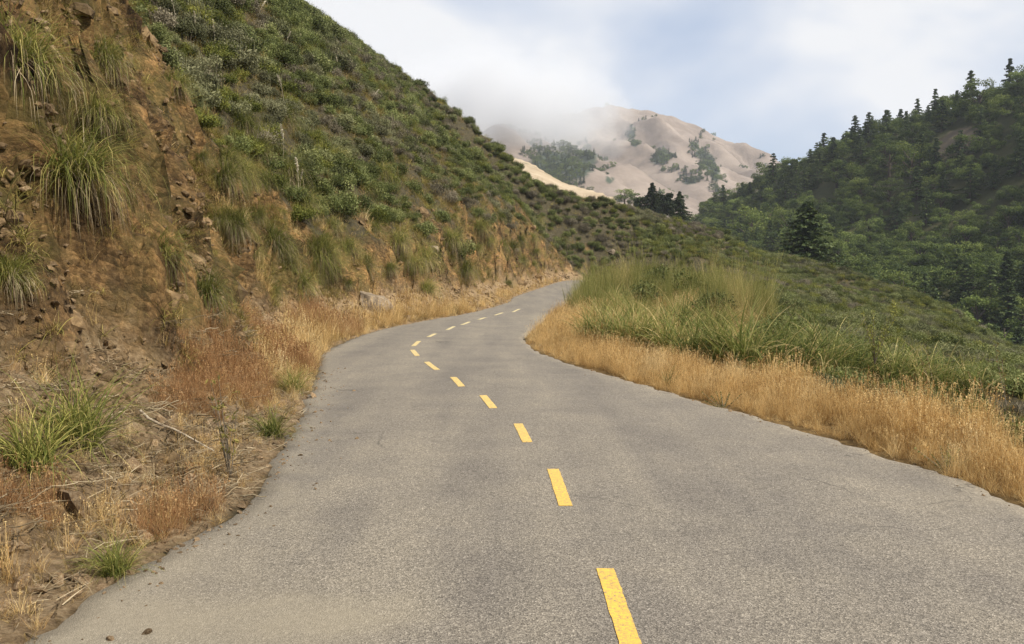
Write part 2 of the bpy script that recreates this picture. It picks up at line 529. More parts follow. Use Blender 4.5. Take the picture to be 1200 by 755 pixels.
# ground near the road: earth of the cut, litter under the scrub, straw-coloured bench
def ground_material():
    m, ns, ls, out = mat('hillside_earth')
    g = ns.new('ShaderNodeNewGeometry')
    pos = g.outputs['Position']
    def att(n):
        a = ns.new('ShaderNodeAttribute'); a.attribute_name = n
        return a.outputs['Fac']
    mp1 = ns.new('ShaderNodeMapping'); ls.new(pos, mp1.inputs[0])
    mp1.inputs['Rotation'].default_value = (math.radians(47), math.radians(18), math.radians(10))
    mp2 = ns.new('ShaderNodeMapping'); ls.new(mp1.outputs[0], mp2.inputs[0])
    mp2.inputs['Scale'].default_value = (0.9, 0.75, 1.9)
    mp1 = mp2
    strata = noise_node(ns, ls, mp1.outputs[0], 1.1, 9, 0.68, 0.6)
    big = noise_node(ns, ls, pos, 0.55, 6, 0.66, 0.8)
    fine = noise_node(ns, ls, pos, 11.0, 8, 0.82)
    r1 = ramp_node(ns, [(0.32, (0.030, 0.021, 0.014)), (0.44, (0.085, 0.056, 0.029)), (0.53, (0.19, 0.122, 0.056)), (0.62, (0.29, 0.190, 0.090)), (0.78, (0.40, 0.29, 0.16))])
    ls.new(strata, r1.inputs[0])
    r2 = ramp_node(ns, [(0.38, (0.030, 0.021, 0.014)), (0.5, (0.15, 0.098, 0.048)), (0.62, (0.40, 0.28, 0.15))])
    ls.new(fine, r2.inputs[0])
    earth = mixc(ns, ls, 0.55, r1.outputs[0], r2.outputs[0])
    rb = ramp_node(ns, [(0.40, (0.24, 0.235, 0.235)), (0.49, (0.80, 0.78, 0.76)), (0.60, (1.25, 1.17, 1.06))])
    ls.new(big, rb.inputs[0])
    earth = mixc(ns, ls, 1.0, earth, rb.outputs[0], 'MULTIPLY')
    chv = ns.new('ShaderNodeTexVoronoi'); chv.inputs['Scale'].default_value = 9; chv.inputs['Randomness'].default_value = 1.0
    wob = ns.new('ShaderNodeVectorMath'); wob.operation = 'MULTIPLY'; ls.new(mp1.outputs[0], wob.inputs[0]); wob.inputs[1].default_value = (1, 1, 1)
    ls.new(wob.outputs[0], chv.inputs['Vector'])
    chs = ns.new('ShaderNodeSeparateColor'); ls.new(chv.outputs['Color'], chs.inputs[0])
    rch = ramp_node(ns, [(0.0, (0.45, 0.45, 0.46)), (0.6, (1.0, 1.0, 1.0)), (1.0, (1.5, 1.45, 1.4))])
    ls.new(chs.outputs[0], rch.inputs[0])
    earth = mixc(ns, ls, 1.0, earth, (1.12, 1.06, 0.94), 'MULTIPLY')
    earth = mixc(ns, ls, 0.8, earth, rch.outputs[0], 'MULTIPLY')
    moss = maprange(ns, ls, noise_node(ns, ls, pos, 0.75, 6, 0.65), 0.46, 0.60)
    earth = mixc(ns, ls, math_node(ns, ls, 'MULTIPLY', moss, 0.55), earth, (0.11, 0.095, 0.03))
    r3 = ramp_node(ns, [(0.3, (0.085, 0.058, 0.034)), (0.48, (0.24, 0.165, 0.09)), (0.7, (0.44, 0.33, 0.20))])
    ls.new(noise_node(ns, ls, pos, 14, 8, 0.75), r3.inputs[0])
    talus = r3.outputs[0]
    r4 = ramp_node(ns, [(0.3, (0.022, 0.022, 0.012)), (0.55, (0.075, 0.062, 0.035)), (0.75, (0.13, 0.10, 0.06))])
    ls.new(noise_node(ns, ls, pos, 5, 8, 0.7), r4.inputs[0])
    r5 = ramp_node(ns, [(0.3, (0.10, 0.062, 0.025)), (0.55, (0.26, 0.165, 0.065)), (0.75, (0.42, 0.29, 0.13))])
    ls.new(noise_node(ns, ls, pos, 12, 8, 0.7), r5.inputs[0])
    col = mixc(ns, ls, att('cut'), r4.outputs[0], earth)
    col = mixc(ns, ls, att('talus'), col, talus)
    col = mixc(ns, ls, att('bench'), col, r5.outputs[0])
    b = ns.new('ShaderNodeBump'); b.inputs['Strength'].default_value = 1.0; b.inputs['Distance'].default_value = 0.07
    hsum = math_node(ns, ls, 'ADD', math_node(ns, ls, 'MULTIPLY', strata, 1.6), math_node(ns, ls, 'SUBTRACT', math_node(ns, ls, 'MULTIPLY', fine, 0.8), math_node(ns, ls, 'MULTIPLY', chv.outputs['Distance'], 0.5)))
    ls.new(hsum, b.inputs['Height'])
    d = ns.new('ShaderNodeBsdfPrincipled'); d.inputs['Roughness'].default_value = 0.95
    d.inputs['Specular IOR Level'].default_value = 0.15
    ls.new(col, d.inputs['Base Color']); ls.new(b.outputs[0], d.inputs['Normal'])
    ls.new(d.outputs[0], out.inputs[0])
    return m

def road_material():
    m, ns, ls, out = mat('worn_asphalt')
    g = ns.new('ShaderNodeNewGeometry')
    pos = g.outputs['Position']
    vor = ns.new('ShaderNodeTexVoronoi'); vor.inputs['Scale'].default_value = 150
    ls.new(pos, vor.inputs['Vector'])
    sep = ns.new('ShaderNodeSeparateColor'); ls.new(vor.outputs['Color'], sep.inputs[0])
    chips = ramp_node(ns, [(0.0, (0.090, 0.083, 0.072)), (0.35, (0.150, 0.140, 0.122)), (0.7, (0.205, 0.190, 0.166)), (0.93, (0.255, 0.238, 0.208)), (1.0, (0.35, 0.33, 0.295))])
    ls.new(sep.outputs[0], chips.inputs[0])
    fine = noise_node(ns, ls, pos, 38, 5, 0.8)
    rf = ramp_node(ns, [(0.36, 0.74), (0.64, 1.22)])
    ls.new(fine, rf.inputs[0])
    col = mixc(ns, ls, 1.0, chips.outputs[0], rf.outputs[0], 'MULTIPLY')
    med = noise_node(ns, ls, pos, 1.3, 6, 0.62, 0.3)
    rm = ramp_node(ns, [(0.3, (0.84, 0.84, 0.86)), (0.5, (1.0, 1.0, 1.0)), (0.7, (1.13, 1.12, 1.09))])
    ls.new(med, rm.inputs[0])
    col = mixc(ns, ls, 1.0, col, rm.outputs[0], 'MULTIPLY')
    mpt = ns.new('ShaderNodeMapping'); ls.new(pos, mpt.inputs[0]); mpt.inputs['Scale'].default_value = (1.0, 0.09, 1.0)
    tracks = noise_node(ns, ls, mpt.outputs[0], 1.25, 4, 0.55)
    rt = ramp_node(ns, [(0.35, (0.86, 0.86, 0.88)), (0.65, (1.14, 1.13, 1.10))])
    ls.new(tracks, rt.inputs[0])
    col = mixc(ns, ls, 1.0, col, rt.outputs[0], 'MULTIPLY')
    # dust blown in from the bank: patches and along the edge
    at = ns.new('ShaderNodeAttribute'); at.attribute_name = 'dust'
    dn = noise_node(ns, ls, pos, 2.2, 7, 0.68, 0.5)
    df = math_node(ns, ls, 'MULTIPLY', maprange(ns, ls, math_node(ns, ls, 'ADD', dn, at.outputs['Fac']), 0.62, 1.25), 0.75)
    col = mixc(ns, ls, 1.0, col, (1.06, 1.0, 0.915), 'MULTIPLY')
    dcol = mixc(ns, ls, fine, (0.19, 0.162, 0.115), (0.34, 0.295, 0.215))
    col = mixc(ns, ls, df, col, dcol)
    # fine cracks
    vc = ns.new('ShaderNodeTexVoronoi'); vc.feature = 'DISTANCE_TO_EDGE'; vc.inputs['Scale'].default_value = 0.45
    wv = ns.new('ShaderNodeTexNoise'); wv.inputs['Scale'].default_value = 1.6; wv.inputs['Detail'].default_value = 6; ls.new(pos, wv.inputs['Vector'])
    va = ns.new('ShaderNodeVectorMath'); va.operation = 'MULTIPLY_ADD'; ls.new(wv.outputs['Color'], va.inputs[0]); va.inputs[1].default_value = (1.1, 1.1, 0); ls.new(pos, va.inputs[2])
    ls.new(va.outputs[0], vc.inputs['Vector'])
    ck = maprange(ns, ls, vc.outputs['Distance'], 0.0, 0.006, 1.0, 0.0)
    ck = math_node(ns, ls, 'MULTIPLY', ck, maprange(ns, ls, noise_node(ns, ls, pos, 0.5, 3), 0.50, 0.60, 0, 0.6))
    col = mixc(ns, ls, ck, col, (0.03, 0.027, 0.024))
    b = ns.new('ShaderNodeBump'); b.inputs['Strength'].default_value = 0.55; b.inputs['Distance'].default_value = 0.006
    ls.new(math_node(ns, ls, 'ADD', vor.outputs['Distance'], fine), b.inputs['Height'])
    d = ns.new('ShaderNodeBsdfPrincipled'); d.inputs['Roughness'].default_value = 0.85
    d.inputs['Specular IOR Level'].default_value = 0.3
    ls.new(col, d.inputs['Base Color']); ls.new(b.outputs[0], d.inputs['Normal'])
    ls.new(d.outputs[0], out.inputs[0])
    return m

def paint_material():
    m, ns, ls, out = mat('yellow_road_paint')
    g = ns.new('ShaderNodeNewGeometry')
    pos = g.outputs['Position']
    f = noise_node(ns, ls, pos, 55, 6, 0.8)
    sep = ns.new('ShaderNodeSeparateXYZ'); ls.new(pos, sep.inputs[0])
    age = maprange(ns, ls, sep.outputs['Y'], 5, 22, 0, 0.9)      # the older paint further up the road has gone pale
    base = mixc(ns, ls, age, (0.72, 0.44, 0.060), (0.62, 0.54, 0.30))
    col = mixc(ns, ls, maprange(ns, ls, f, 0.39, 0.53, 0.85, 0.0), base, (0.17, 0.15, 0.115))
    col = mixc(ns, ls, maprange(ns, ls, noise_node(ns, ls, pos, 9, 4), 0.4, 0.7, 0, 0.25), col, (0.50, 0.30, 0.06))
    b = ns.new('ShaderNodeBump'); b.inputs['Strength'].default_value = 0.5; b.inputs['Distance'].default_value = 0.004
    ls.new(f, b.inputs['Height'])
    d = ns.new('ShaderNodeBsdfPrincipled'); d.inputs['Roughness'].default_value = 0.7
    ls.new(col, d.inputs['Base Color']); ls.new(b.outputs[0], d.inputs['Normal'])
    ls.new(d.outputs[0], out.inputs[0])
    return m

def land_material(name, cols, scale=0.03, patch=None):
    m, ns, ls, out = mat(name)
    g = ns.new('ShaderNodeNewGeometry')
    r = ramp_node(ns, [(0.3, cols[0]), (0.5, cols[1]), (0.7, cols[2])])
    ls.new(noise_node(ns, ls, g.outputs['Position'], scale, 9, 0.68, 0.3), r.inputs[0])
    col = r.outputs[0]
    if patch:
        at = ns.new('ShaderNodeAttribute'); at.attribute_name = 'patch'
        nb = noise_node(ns, ls, g.outputs['Position'], scale * 3, 6, 0.65)
        f = maprange(ns, ls, math_node(ns, ls, 'ADD', at.outputs['Fac'], nb), 0.9, 1.1)
        col = mixc(ns, ls, f, col, patch)
    b = ns.new('ShaderNodeBump'); b.inputs['Strength'].default_value = 0.6; b.inputs['Distance'].default_value = 0.35 / scale * 0.1
    ls.new(noise_node(ns, ls, g.outputs['Position'], scale * 4, 8, 0.7), b.inputs['Height'])
    d = ns.new('ShaderNodeBsdfPrincipled'); d.inputs['Roughness'].default_value = 0.95
    d.inputs['Specular IOR Level'].default_value = 0.1
    ls.new(col, d.inputs['Base Color']); ls.new(b.outputs[0], d.inputs['Normal'])
    ls.new(d.outputs[0], out.inputs[0])
    return m

M = {}
M['ground'] = ground_material()
M['road'] = road_material()
M['paint'] = paint_material()
M['scrub'] = leaf_material('scrub_leaves', [(0, (0.050, 0.060, 0.020)), (0.45, (0.115, 0.136, 0.043)), (0.8, (0.185, 0.205, 0.070)), (1, (0.260, 0.265, 0.107))], 0.25, 0.5, (0.085, [(0, (0.060, 0.059, 0.031)), (0.5, (0.140, 0.138, 0.072)), (1, (0.240, 0.232, 0.127))], 0.50))
M['scrub_bright'] = leaf_material('bright_scrub_leaves', [(0, (0.040, 0.052, 0.011)), (0.5, (0.121, 0.138, 0.030)), (1, (0.253, 0.241, 0.057))], 0.3, 0.4)
M['scrub_grey'] = leaf_material('grey_brush', [(0, (0.055, 0.047, 0.031)), (0.5, (0.145, 0.125, 0.083)), (1, (0.270, 0.233, 0.162))], 0.15, 0.4)
M['pampas'] = leaf_material('pampas_blades', [(0, (0.048, 0.068, 0.020)), (0.45, (0.158, 0.179, 0.041)), (0.75, (0.303, 0.289, 0.076)), (1, (0.550, 0.440, 0.179))], 0.35, 0.25)
M['reed'] = leaf_material('green_reed_blades', [(0, (0.060, 0.089, 0.023)), (0.5, (0.163, 0.193, 0.051)), (0.8, (0.293, 0.286, 0.089)), (1, (0.543, 0.425, 0.198))], 0.4, 0.35)
M['fennel'] = leaf_material('fennel_fronds', [(0, (0.105, 0.131, 0.029)), (0.5, (0.210, 0.218, 0.061)), (1, (0.378, 0.330, 0.132))], 0.4, 0.45, (0.5, [(0, (0.168, 0.136, 0.044)), (0.5, (0.378, 0.310, 0.110)), (1, (0.578, 0.446, 0.209))], 0.52))
M['straw'] = leaf_material('straw_blades', [(0, (0.17, 0.090, 0.034)), (0.25, (0.36, 0.205, 0.070)), (0.55, (0.56, 0.355, 0.130)), (1, (0.78, 0.60, 0.30))], 0.4, 0.5, (1.1, [(0, (0.20, 0.125, 0.055)), (0.5, (0.58, 0.42, 0.20)), (1, (0.80, 0.66, 0.38))], 0.55))
M['oldstraw'] = leaf_material('old_grass', [(0, (0.110, 0.077, 0.028)), (0.45, (0.242, 0.171, 0.061)), (0.8, (0.385, 0.270, 0.099)), (1, (0.495, 0.363, 0.176))], 0.3, 0.5)
M['russet'] = leaf_material('russet_grass', [(0, (0.15, 0.075, 0.030)), (0.5, (0.34, 0.175, 0.075)), (1, (0.50, 0.33, 0.16))], 0.35, 0.35)
M['olive'] = leaf_material('olive_grass', [(0, (0.063, 0.059, 0.017)), (0.5, (0.195, 0.172, 0.041)), (1, (0.403, 0.330, 0.102))], 0.3, 0.5)
M['deadleaf'] = leaf_material('dead_blades', [(0, (0.10, 0.075, 0.045)), (0.5, (0.24, 0.18, 0.105)), (1, (0.46, 0.38, 0.25))], 0.2, 0.3)
M['plume'] = leaf_material('plume', [(0, (0.42, 0.36, 0.25)), (1, (0.68, 0.62, 0.48))], 0.3, 0.2)
M['conifer'] = leaf_material('conifer_needles', [(0, (0.019, 0.032, 0.013)), (0.5, (0.052, 0.079, 0.027)), (1, (0.114, 0.140, 0.045))], 0.15, 0.35)
M['broad'] = leaf_material('broad_leaves', [(0, (0.033, 0.054, 0.015)), (0.5, (0.093, 0.131, 0.031)), (1, (0.177, 0.215, 0.053))], 0.25, 0.4)
M['broad_light'] = leaf_material('light_broad_leaves', [(0, (0.043, 0.067, 0.015)), (0.5, (0.102, 0.139, 0.030)), (1, (0.184, 0.216, 0.054))], 0.3, 0.3)
M['cypress'] = leaf_material('cypress_needles', [(0, (0.010, 0.018, 0.009)), (0.5, (0.024, 0.037, 0.015)), (1, (0.054, 0.073, 0.029))], 0.1, 0.2)
M['bark'] = rock_material('bark', [(0.3, (0.035, 0.026, 0.019)), (0.7, (0.12, 0.095, 0.07))], 2.0)
M['twig'] = rock_material('dry_twig', [(0.3, (0.16, 0.12, 0.08)), (0.7, (0.42, 0.36, 0.27))], 6.0)
M['stone'] = rock_material('ochre_stone', [(0.3, (0.10, 0.062, 0.035)), (0.5, (0.26, 0.175, 0.095)), (0.7, (0.40, 0.31, 0.20))], 4.0)
M['boulder'] = rock_material('pale_boulder', [(0.32, (0.085, 0.066, 0.045)), (0.45, (0.22, 0.172, 0.118)), (0.55, (0.29, 0.225, 0.15)), (0.7, (0.40, 0.33, 0.24))], 3.2)
M['forest_floor'] = land_material('forest_floor', [(0.03, 0.034, 0.016), (0.05, 0.052, 0.022), (0.085, 0.078, 0.035)], 0.08, (0.11, 0.088, 0.062))
M['mountain'] = land_material('dry_mountain_grass', [(0.145, 0.116, 0.094), (0.215, 0.174, 0.142), (0.29, 0.24, 0.198)], 0.012, (0.055, 0.070, 0.045))
M['pale_grass'] = land_material('pale_dry_grass', [(0.27, 0.205, 0.13), (0.36, 0.285, 0.19), (0.45, 0.37, 0.26)], 0.05, (0.07, 0.085, 0.04))
M['valley'] = land_material('valley_floor', [(0.04, 0.05, 0.02), (0.06, 0.07, 0.03), (0.09, 0.09, 0.04)], 0.02)

# ------------------------------------------------------------------ the setting
# one great sheet of low ground out to the horizon
gs = np.linspace(-9000, 9000, 61)
X, Y = np.meshgrid(gs, gs)
add('valley_ground', mesh_from('valley_ground', np.stack([X, Y, np.full_like(X, -70)], -1).reshape(-1, 3), grid_faces(61, 61), M['valley']), kind='structure')

# the hillside the road is cut into
def spaced(parts):
    out = []
    for a, b, s in parts:
        out.append(np.arange(a, b, s))
    out.append([parts[-1][1]])
    return np.concatenate(out)
gx = spaced([(-75, -32, 0.8), (-32, -12, 0.35), (-12, 5, 0.075), (5, 14, 0.22), (14, 40, 0.5), (40, 120, 1.0)])
gy = spaced([(-14, 2, 0.5), (2, 26, 0.085), (26, 55, 0.28), (55, 150, 0.6), (150, 175, 1.5)])
X, Y = np.meshgrid(gx, gy)
Z, mc, mt, mb, uL, uR, ue = zfun(X, Y, True)
# break the face up sideways as well, so that ledges stick out of it
push = (0.24 * fbm((Y + 0.9 * Z) / 1.3, (Z - 0.9 * Y) / 0.55, 4, 46) + 0.10 * np.abs(fbm(Y / 0.33, Z / 0.3, 3, 47))) * mc * (1 - mt) * sm(0.05, 0.6, ue)
add('hillside', mesh_from('hillside', np.stack([X + push, Y, Z], -1).reshape(-1, 3), grid_faces(len(gx), len(gy)), M['ground'],
    {'cut': mc.ravel(), 'talus': mt.ravel(), 'bench': mb.ravel()}, True), kind='structure')


class Table:
    """bilinear look-up of the ground as meshed"""
    def __init__(self, gx, gy, *layers):
        self.gx, self.gy, self.l = gx, gy, layers
    def __call__(self, x, y, which=None):
        x, y = np.asarray(x, float), np.asarray(y, float)
        i = np.clip(np.searchsorted(self.gx, x) - 1, 0, len(self.gx) - 2); j = np.clip(np.searchsorted(self.gy, y) - 1, 0, len(self.gy) - 2)
        fx = np.clip((x - self.gx[i]) / (self.gx[i + 1] - self.gx[i]), 0, 1); fy = np.clip((y - self.gy[j]) / (self.gy[j + 1] - self.gy[j]), 0, 1)
        o = [(L[j, i] * (1 - fx) + L[j, i + 1] * fx) * (1 - fy) + (L[j + 1, i] * (1 - fx) + L[j + 1, i + 1] * fx) * fy for L in (self.l if which is None else [self.l[which]])]
        return o if which is None else o[0]
TAB = Table(gx, gy, Z, mc, mt, mb, uL, uR, ue)
def zi(x, y, masks=False):
    return TAB(x, y) if masks else TAB(x, y, 0)
def zg(x, y):
    return float(zi(np.array([x]), np.array([y]))[0])

def hit(px, py, d0=2.5, d1=170):
    r = ray(px, py)
    ds = np.geomspace(d0, d1, 900)
    p = np.array([0, 0, CAM_H])[None] + ds[:, None] * r[None]
    dz = p[:, 2] - zi(p[:, 0], p[:, 1])
    k = np.argmax(dz < 0)
    if dz[k] >= 0:
        return None
    a, b = dz[k - 1], dz[k]
    t = a / (a - b)
    d = ds[k - 1] + (ds[k] - ds[k - 1]) * t
    q = np.array([0, 0, CAM_H]) + d * r
    q[2] = zg(q[0], q[1])
    return q

def grad(x, y, e=0.5):
    x, y = np.asarray(x, float), np.asarray(y, float)
    gx = (zi(x + e, y) - zi(x - e, y)) / (2 * e)
    gy = (zi(x, y + e) - zi(x, y - e)) / (2 * e)
    return gx, gy


# the road: a strip between its two ragged edges
def build_road():
    n = 460
    def even(p, n):
        L = np.r_[0, np.cumsum(np.linalg.norm(np.diff(p, axis=0), axis=1))]
        return np.stack([np.interp(np.linspace(0, L[-1], n), L, p[:, k]) for k in range(2)], -1)
    # pair the edges by y up to the bend, then by arc length
    yy = np.r_[np.arange(-14, 30, 0.09), np.arange(30, 88, 0.3)]
    l = np.stack([np.interp(yy, LEFT_P[:, 1], LEFT_P[:, 0]), yy], -1)
    r = np.stack([np.interp(yy, RIGHT_P[:, 1], RIGHT_P[:, 0]), yy], -1)
    lt = even(LEFT_P[LEFT_P[:, 1] > 88], 60); rt = even(RIGHT_P[RIGHT_P[:, 1] > 88], 60)
    l, r = np.vstack([l, lt]), np.vstack([r, rt])
    s = np.arange(len(l)) * 0.09
    jag = lambda seed: 0.055 * fbm(s / 2.2, s * 0, 3, seed) + 0.05 * fbm(s / 0.16, s * 0, 3, seed + 5)
    d = r - l
    d /= np.linalg.norm(d, axis=1)[:, None]
    l = l + d * jag(81)[:, None]; r = r + d * jag(91)[:, None]
    K = np.r_[0, 0.012, np.linspace(0.04, 0.96, 20), 0.988, 1.0]
    v = l[:, None, :] * (1 - K[None, :, None]) + r[:, None, :] * K[None, :, None]
    x, y = v[..., 0], v[..., 1]
    crown = 0.05 * (1 - (2 * K - 1) ** 2)[None, :]
    z = road_z(x, y) + 0.004 + crown + 0.008 * fbm(x / 1.5, y / 1.5, 3, 95)
    z[:, 0] -= 0.09; z[:, -1] -= 0.09
    a, b = K * np.linalg.norm(r - l, axis=1)[:, None], (1 - K) * np.linalg.norm(r - l, axis=1)[:, None]
    dust = 0.62 * np.exp(-a / 0.35) + 0.45 * np.exp(-b / 0.25)
    for px, py, rx, ry, amt in [(360, 735, 0.5, 0.36, 0.78), (200, 700, 0.4, 0.6, 0.38), (330, 600, .2, .4, .2), (640, 374, 1.0, 3, 0.5), (90, 752, 0.6, 0.4, .3), (1060, 590, .8, .5, .12)]:
        c = G(px, py)
        dust = dust + amt * np.exp(-((x - c[0]) / rx) ** 2 - ((y - c[1]) / ry) ** 2)
    me = mesh_from('road', np.stack([x, y, z], -1).reshape(-1, 3), grid_faces(len(K), len(l)), M['road'], {'dust': dust.ravel()}, True)
    return add('road', me, kind='structure'), l, r, K, z
road, RL, RR, RK, RZ = build_road()
def road_top(x, y):
    """height of the meshed road surface (rows of constant y before the bend)"""
    yc = RL[:, 1]
    i = int(np.clip(np.searchsorted(yc[:600], y) - 1, 0, 598))
    fy = (y - yc[i]) / (yc[i + 1] - yc[i])
    out = 0.0
    for q, w in ((i, 1 - fy), (i + 1, fy)):
        k = (x - RL[q, 0]) / (RR[q, 0] - RL[q, 0])
        out += w * float(np.interp(k, RK, RZ[q]))
    return out
DASHES = [((709, 670), (744, 772)), ((648, 551), (663, 594)), ((607, 498), (618, 519)), ((566, 465), (578, 480)), ((531, 443), (541, 454)), ((500, 425), (512, 434)),
          ((483, 411), (489, 418)), ((491, 400.5), (484.5, 406)), ((510, 391.5), (502, 395.5)), ((532, 383), (524, 387)), ((550, 377.5), (541, 381)),
          ((569, 372.5), (561, 375)), ((589, 367), (580, 370)), ((609, 362.5), (601, 366))]
cen = [0.5 * (G(*a)[:2] + G(*b)[:2]) for a, b in DASHES]
for k, (a, b) in enumerate(DASHES):
    a, b = G(*a, z=0.045)[:2], G(*b, z=0.045)[:2]
    t = (a - b) / np.linalg.norm(a - b)
    nrm = np.array([-t[1], t[0]]) * 0.046
    n = 22
    rows, tt = [], np.linspace(0, 1, n)
    for q in tt:
        p = b + (a - b) * q
        w = 1 + 0.07 * fbm(q * 40 + k * 7, 0.5, 3, 5)
        w2 = 1 + 0.07 * fbm(q * 40 + k * 7, 9.5, 3, 15)
        for s_, ww in ((-1, w), (1, w2)):
            e = p + nrm * s_ * ww
            rows.append((e[0], e[1], road_top(e[0], e[1]) + 0.004))
    top = np.array(rows)
    bot = top.copy(); bot[:, 2] -= 0.006
    v = np.vstack([top, bot])
    i = np.arange(n - 1) * 2
    f = [np.stack([i, i + 1, i + 3, i + 2], -1)]
    o = n * 2
    f.append(np.stack([i, i + 2, i + 2 + o, i + o], -1)); f.append(np.stack([i + 3, i + 1, i + 1 + o, i + 3 + o], -1))
    f.append(np.array([[0, o, o + 1, 1], [2 * n - 2, 2 * n - 1, 2 * n - 1 + o, 2 * n - 2 + o]]))
    add('center_line_dash', mesh_from('center_line_dash', v, np.vstack(f), M['paint']), road)

# the wooded hill across the valley
FOREST = TPS([P(*p) - np.array([0, 0, 4.0]) for p in
    [(1250, 450, 150), (1180, 425, 170), (1100, 392, 190), (1000, 352, 220), (920, 330, 260), (860, 306, 300), (815, 282, 380),
     (1200, 300, 232), (1100, 275, 270), (1000, 255, 300), (920, 250, 340), (860, 258, 380),
     (1200, 108, 310), (1135, 128, 325), (1075, 145, 335), (1000, 172, 355), (950, 192, 375), (900, 212, 395), (850, 242, 420), (815, 262, 440),
     (1400, 20, 300), (1400, 250, 220), (1400, 470, 150), (790, 300, 440), (780, 300, 520)]]
    + [(P(px, py, d) * np.array([1.35, 1.35, 1]) - np.array([0, 0, 45])) for px, py, d in [(1200, 100, 310), (1075, 145, 335), (950, 192, 375), (850, 242, 420), (1400, 20, 300)]]
    + [(60, 150, -60), (90, 130, -45)], scale=200)
def zforest(x, y):
    return FOREST(x, y) + 3.0 * fbm(x / 45, y / 45, 4, 121)
ROCKY = [(1122, 165, 330, 8, 5), (1098, 182, 322, 6, 3), (1032, 222, 345, 4, 3)]
gx, gy = np.arange(40, 520, 5.0), np.arange(110, 640, 5.0)
X, Y = np.meshgrid(gx, gy)
Z = zforest(X, Y)
patch = np.zeros_like(X)
ROCKC = []
for px, py, d, rx, ry in ROCKY:
    r = ray(px, py); ds = np.linspace(180, 420, 500)
    p = np.array([0, 0, CAM_H]) + ds[:, None] * r
    k = np.argmax(p[:, 2] < zforest(p[:, 0], p[:, 1]))
    c = p[k]; ROCKC.append((c, rx, ry))
    patch = np.maximum(patch, np.exp(-((X - c[0]) / rx) ** 2 - ((Y - c[1]) / (ry * 2.2)) ** 2))
add('wooded_hill', mesh_from('wooded_hill', np.stack([X, Y, Z], -1).reshape(-1, 3), grid_faces(len(gx), len(gy)), M['forest_floor'], {'patch': patch.ravel()}, True), kind='structure')

# the pale grassy ridge behind the near hill, running out to a knoll
PRIDGE = np.array([P(*p) for p in [(300, 150, 620), (480, 165, 580), (560, 176, 550), (600, 184, 520), (630, 194, 500), (660, 213, 470), (690, 221, 450), (720, 230, 425), (745, 242, 395), (775, 260, 330), (800, 266, 300), (850, 292, 290), (1000, 330, 300)]])
def zpale(x, y):
    d_ = y - np.interp(x, PRIDGE[:, 0], PRIDGE[:, 1])
    return np.interp(x, PRIDGE[:, 0], PRIDGE[:, 2]) - np.where(d_ > 0, 0.28, 0.0) * d_ + np.minimum(d_, 0) * 0.205 + 1.0 * fbm(x / 40, y / 40, 4, 131)
gx, gy = np.arange(-150, 140, 4.0), np.arange(165, 720, 5.0)
X, Y = np.meshgrid(gx, gy)
add('grassy_ridge', mesh_from('grassy_ridge', np.stack([X, Y, zpale(X, Y)], -1).reshape(-1, 3), grid_faces(len(gx), len(gy)), M['pale_grass'], {'patch': (0.45 * (fbm(X / 25, Y / 25, 3, 133) > 0.45)).ravel()}, True), kind='structure')

# the dry mountain in the distance
MOUNT = TPS([P(*p) for p in
    [(480, 190, 1700), (560, 172, 1650), (620, 150, 1600), (660, 136, 1560), (700, 128, 1530), (755, 129, 1500), (800, 146, 1470), (850, 168, 1440), (890, 184, 1420), (960, 225, 1400), (1100, 270, 1400),
     (640, 190, 1150), (680, 175, 1230), (720, 165, 1280), (760, 180, 1250), (800, 190, 1220), (850, 205, 1200), (700, 210, 980), (740, 215, 1000), (800, 228, 980), (850, 238, 960), (900, 250, 980),
     (620, 222, 850), (700, 236, 820), (780, 248, 800), (860, 262, 800), (560, 215, 900), (1000, 290, 850)]]
    + [tuple(P(px, py, d) * np.array([1.35, 1.35, 1]) - np.array([0, 0, 160])) for px, py, d in [(500, 150, 1650), (620, 128, 1600), (755, 129, 1500), (890, 184, 1420), (1050, 260, 1400)]], scale=800)
def zmount(x, y):
    rid = np.abs(fbm((x + 0.35 * y) / 210, (y - 0.2 * x) / 520, 4, 141))
    return MOUNT(x, y) - 70 * (0.38 - rid) * sm(820, 1150, y) * (1 - sm(1330, 1480, y)) + 9 * fbm(x / 90, y / 90, 5, 151, 0.55) + 10 * np.abs(fbm((x + 0.5 * y) / 75, (y - 0.3 * x) / 190, 4, 161)) * (1 - sm(1380, 1480, y))
gx, gy = np.arange(-420, 900, 6.5), np.arange(760, 2200, 7.5)
X, Y = np.meshgrid(gx, gy)
Zm = zmount(X, Y)
qx, qy, _ = to_px(np.stack([X, Y, Zm], -1).reshape(-1, 3))
WOODS = [(652, 190, 34, 22), (676, 200, 24, 16), (690, 186, 14, 12), (775, 186, 13, 11), (830, 190, 9, 14), (838, 205, 8, 12), (822, 180, 10, 6), (740, 158, 7, 10), (745, 168, 6, 6), (714, 211, 8, 6), (808, 212, 12, 5), (640, 210, 20, 10), (815, 170, 6, 5)]
mask = np.zeros(X.size)
for wx, wy, rx, ry in WOODS:
    mask = np.maximum(mask, np.exp(-((qx - wx) / rx) ** 2 - ((qy - wy) / ry) ** 2))
mask *= (Y.ravel() < 1520)
add('mountain', mesh_from('mountain', np.stack([X, Y, Zm], -1).reshape(-1, 3), grid_faces(len(gx), len(gy)), M['mountain'], {'patch': mask * 0.85}, True), kind='structure')

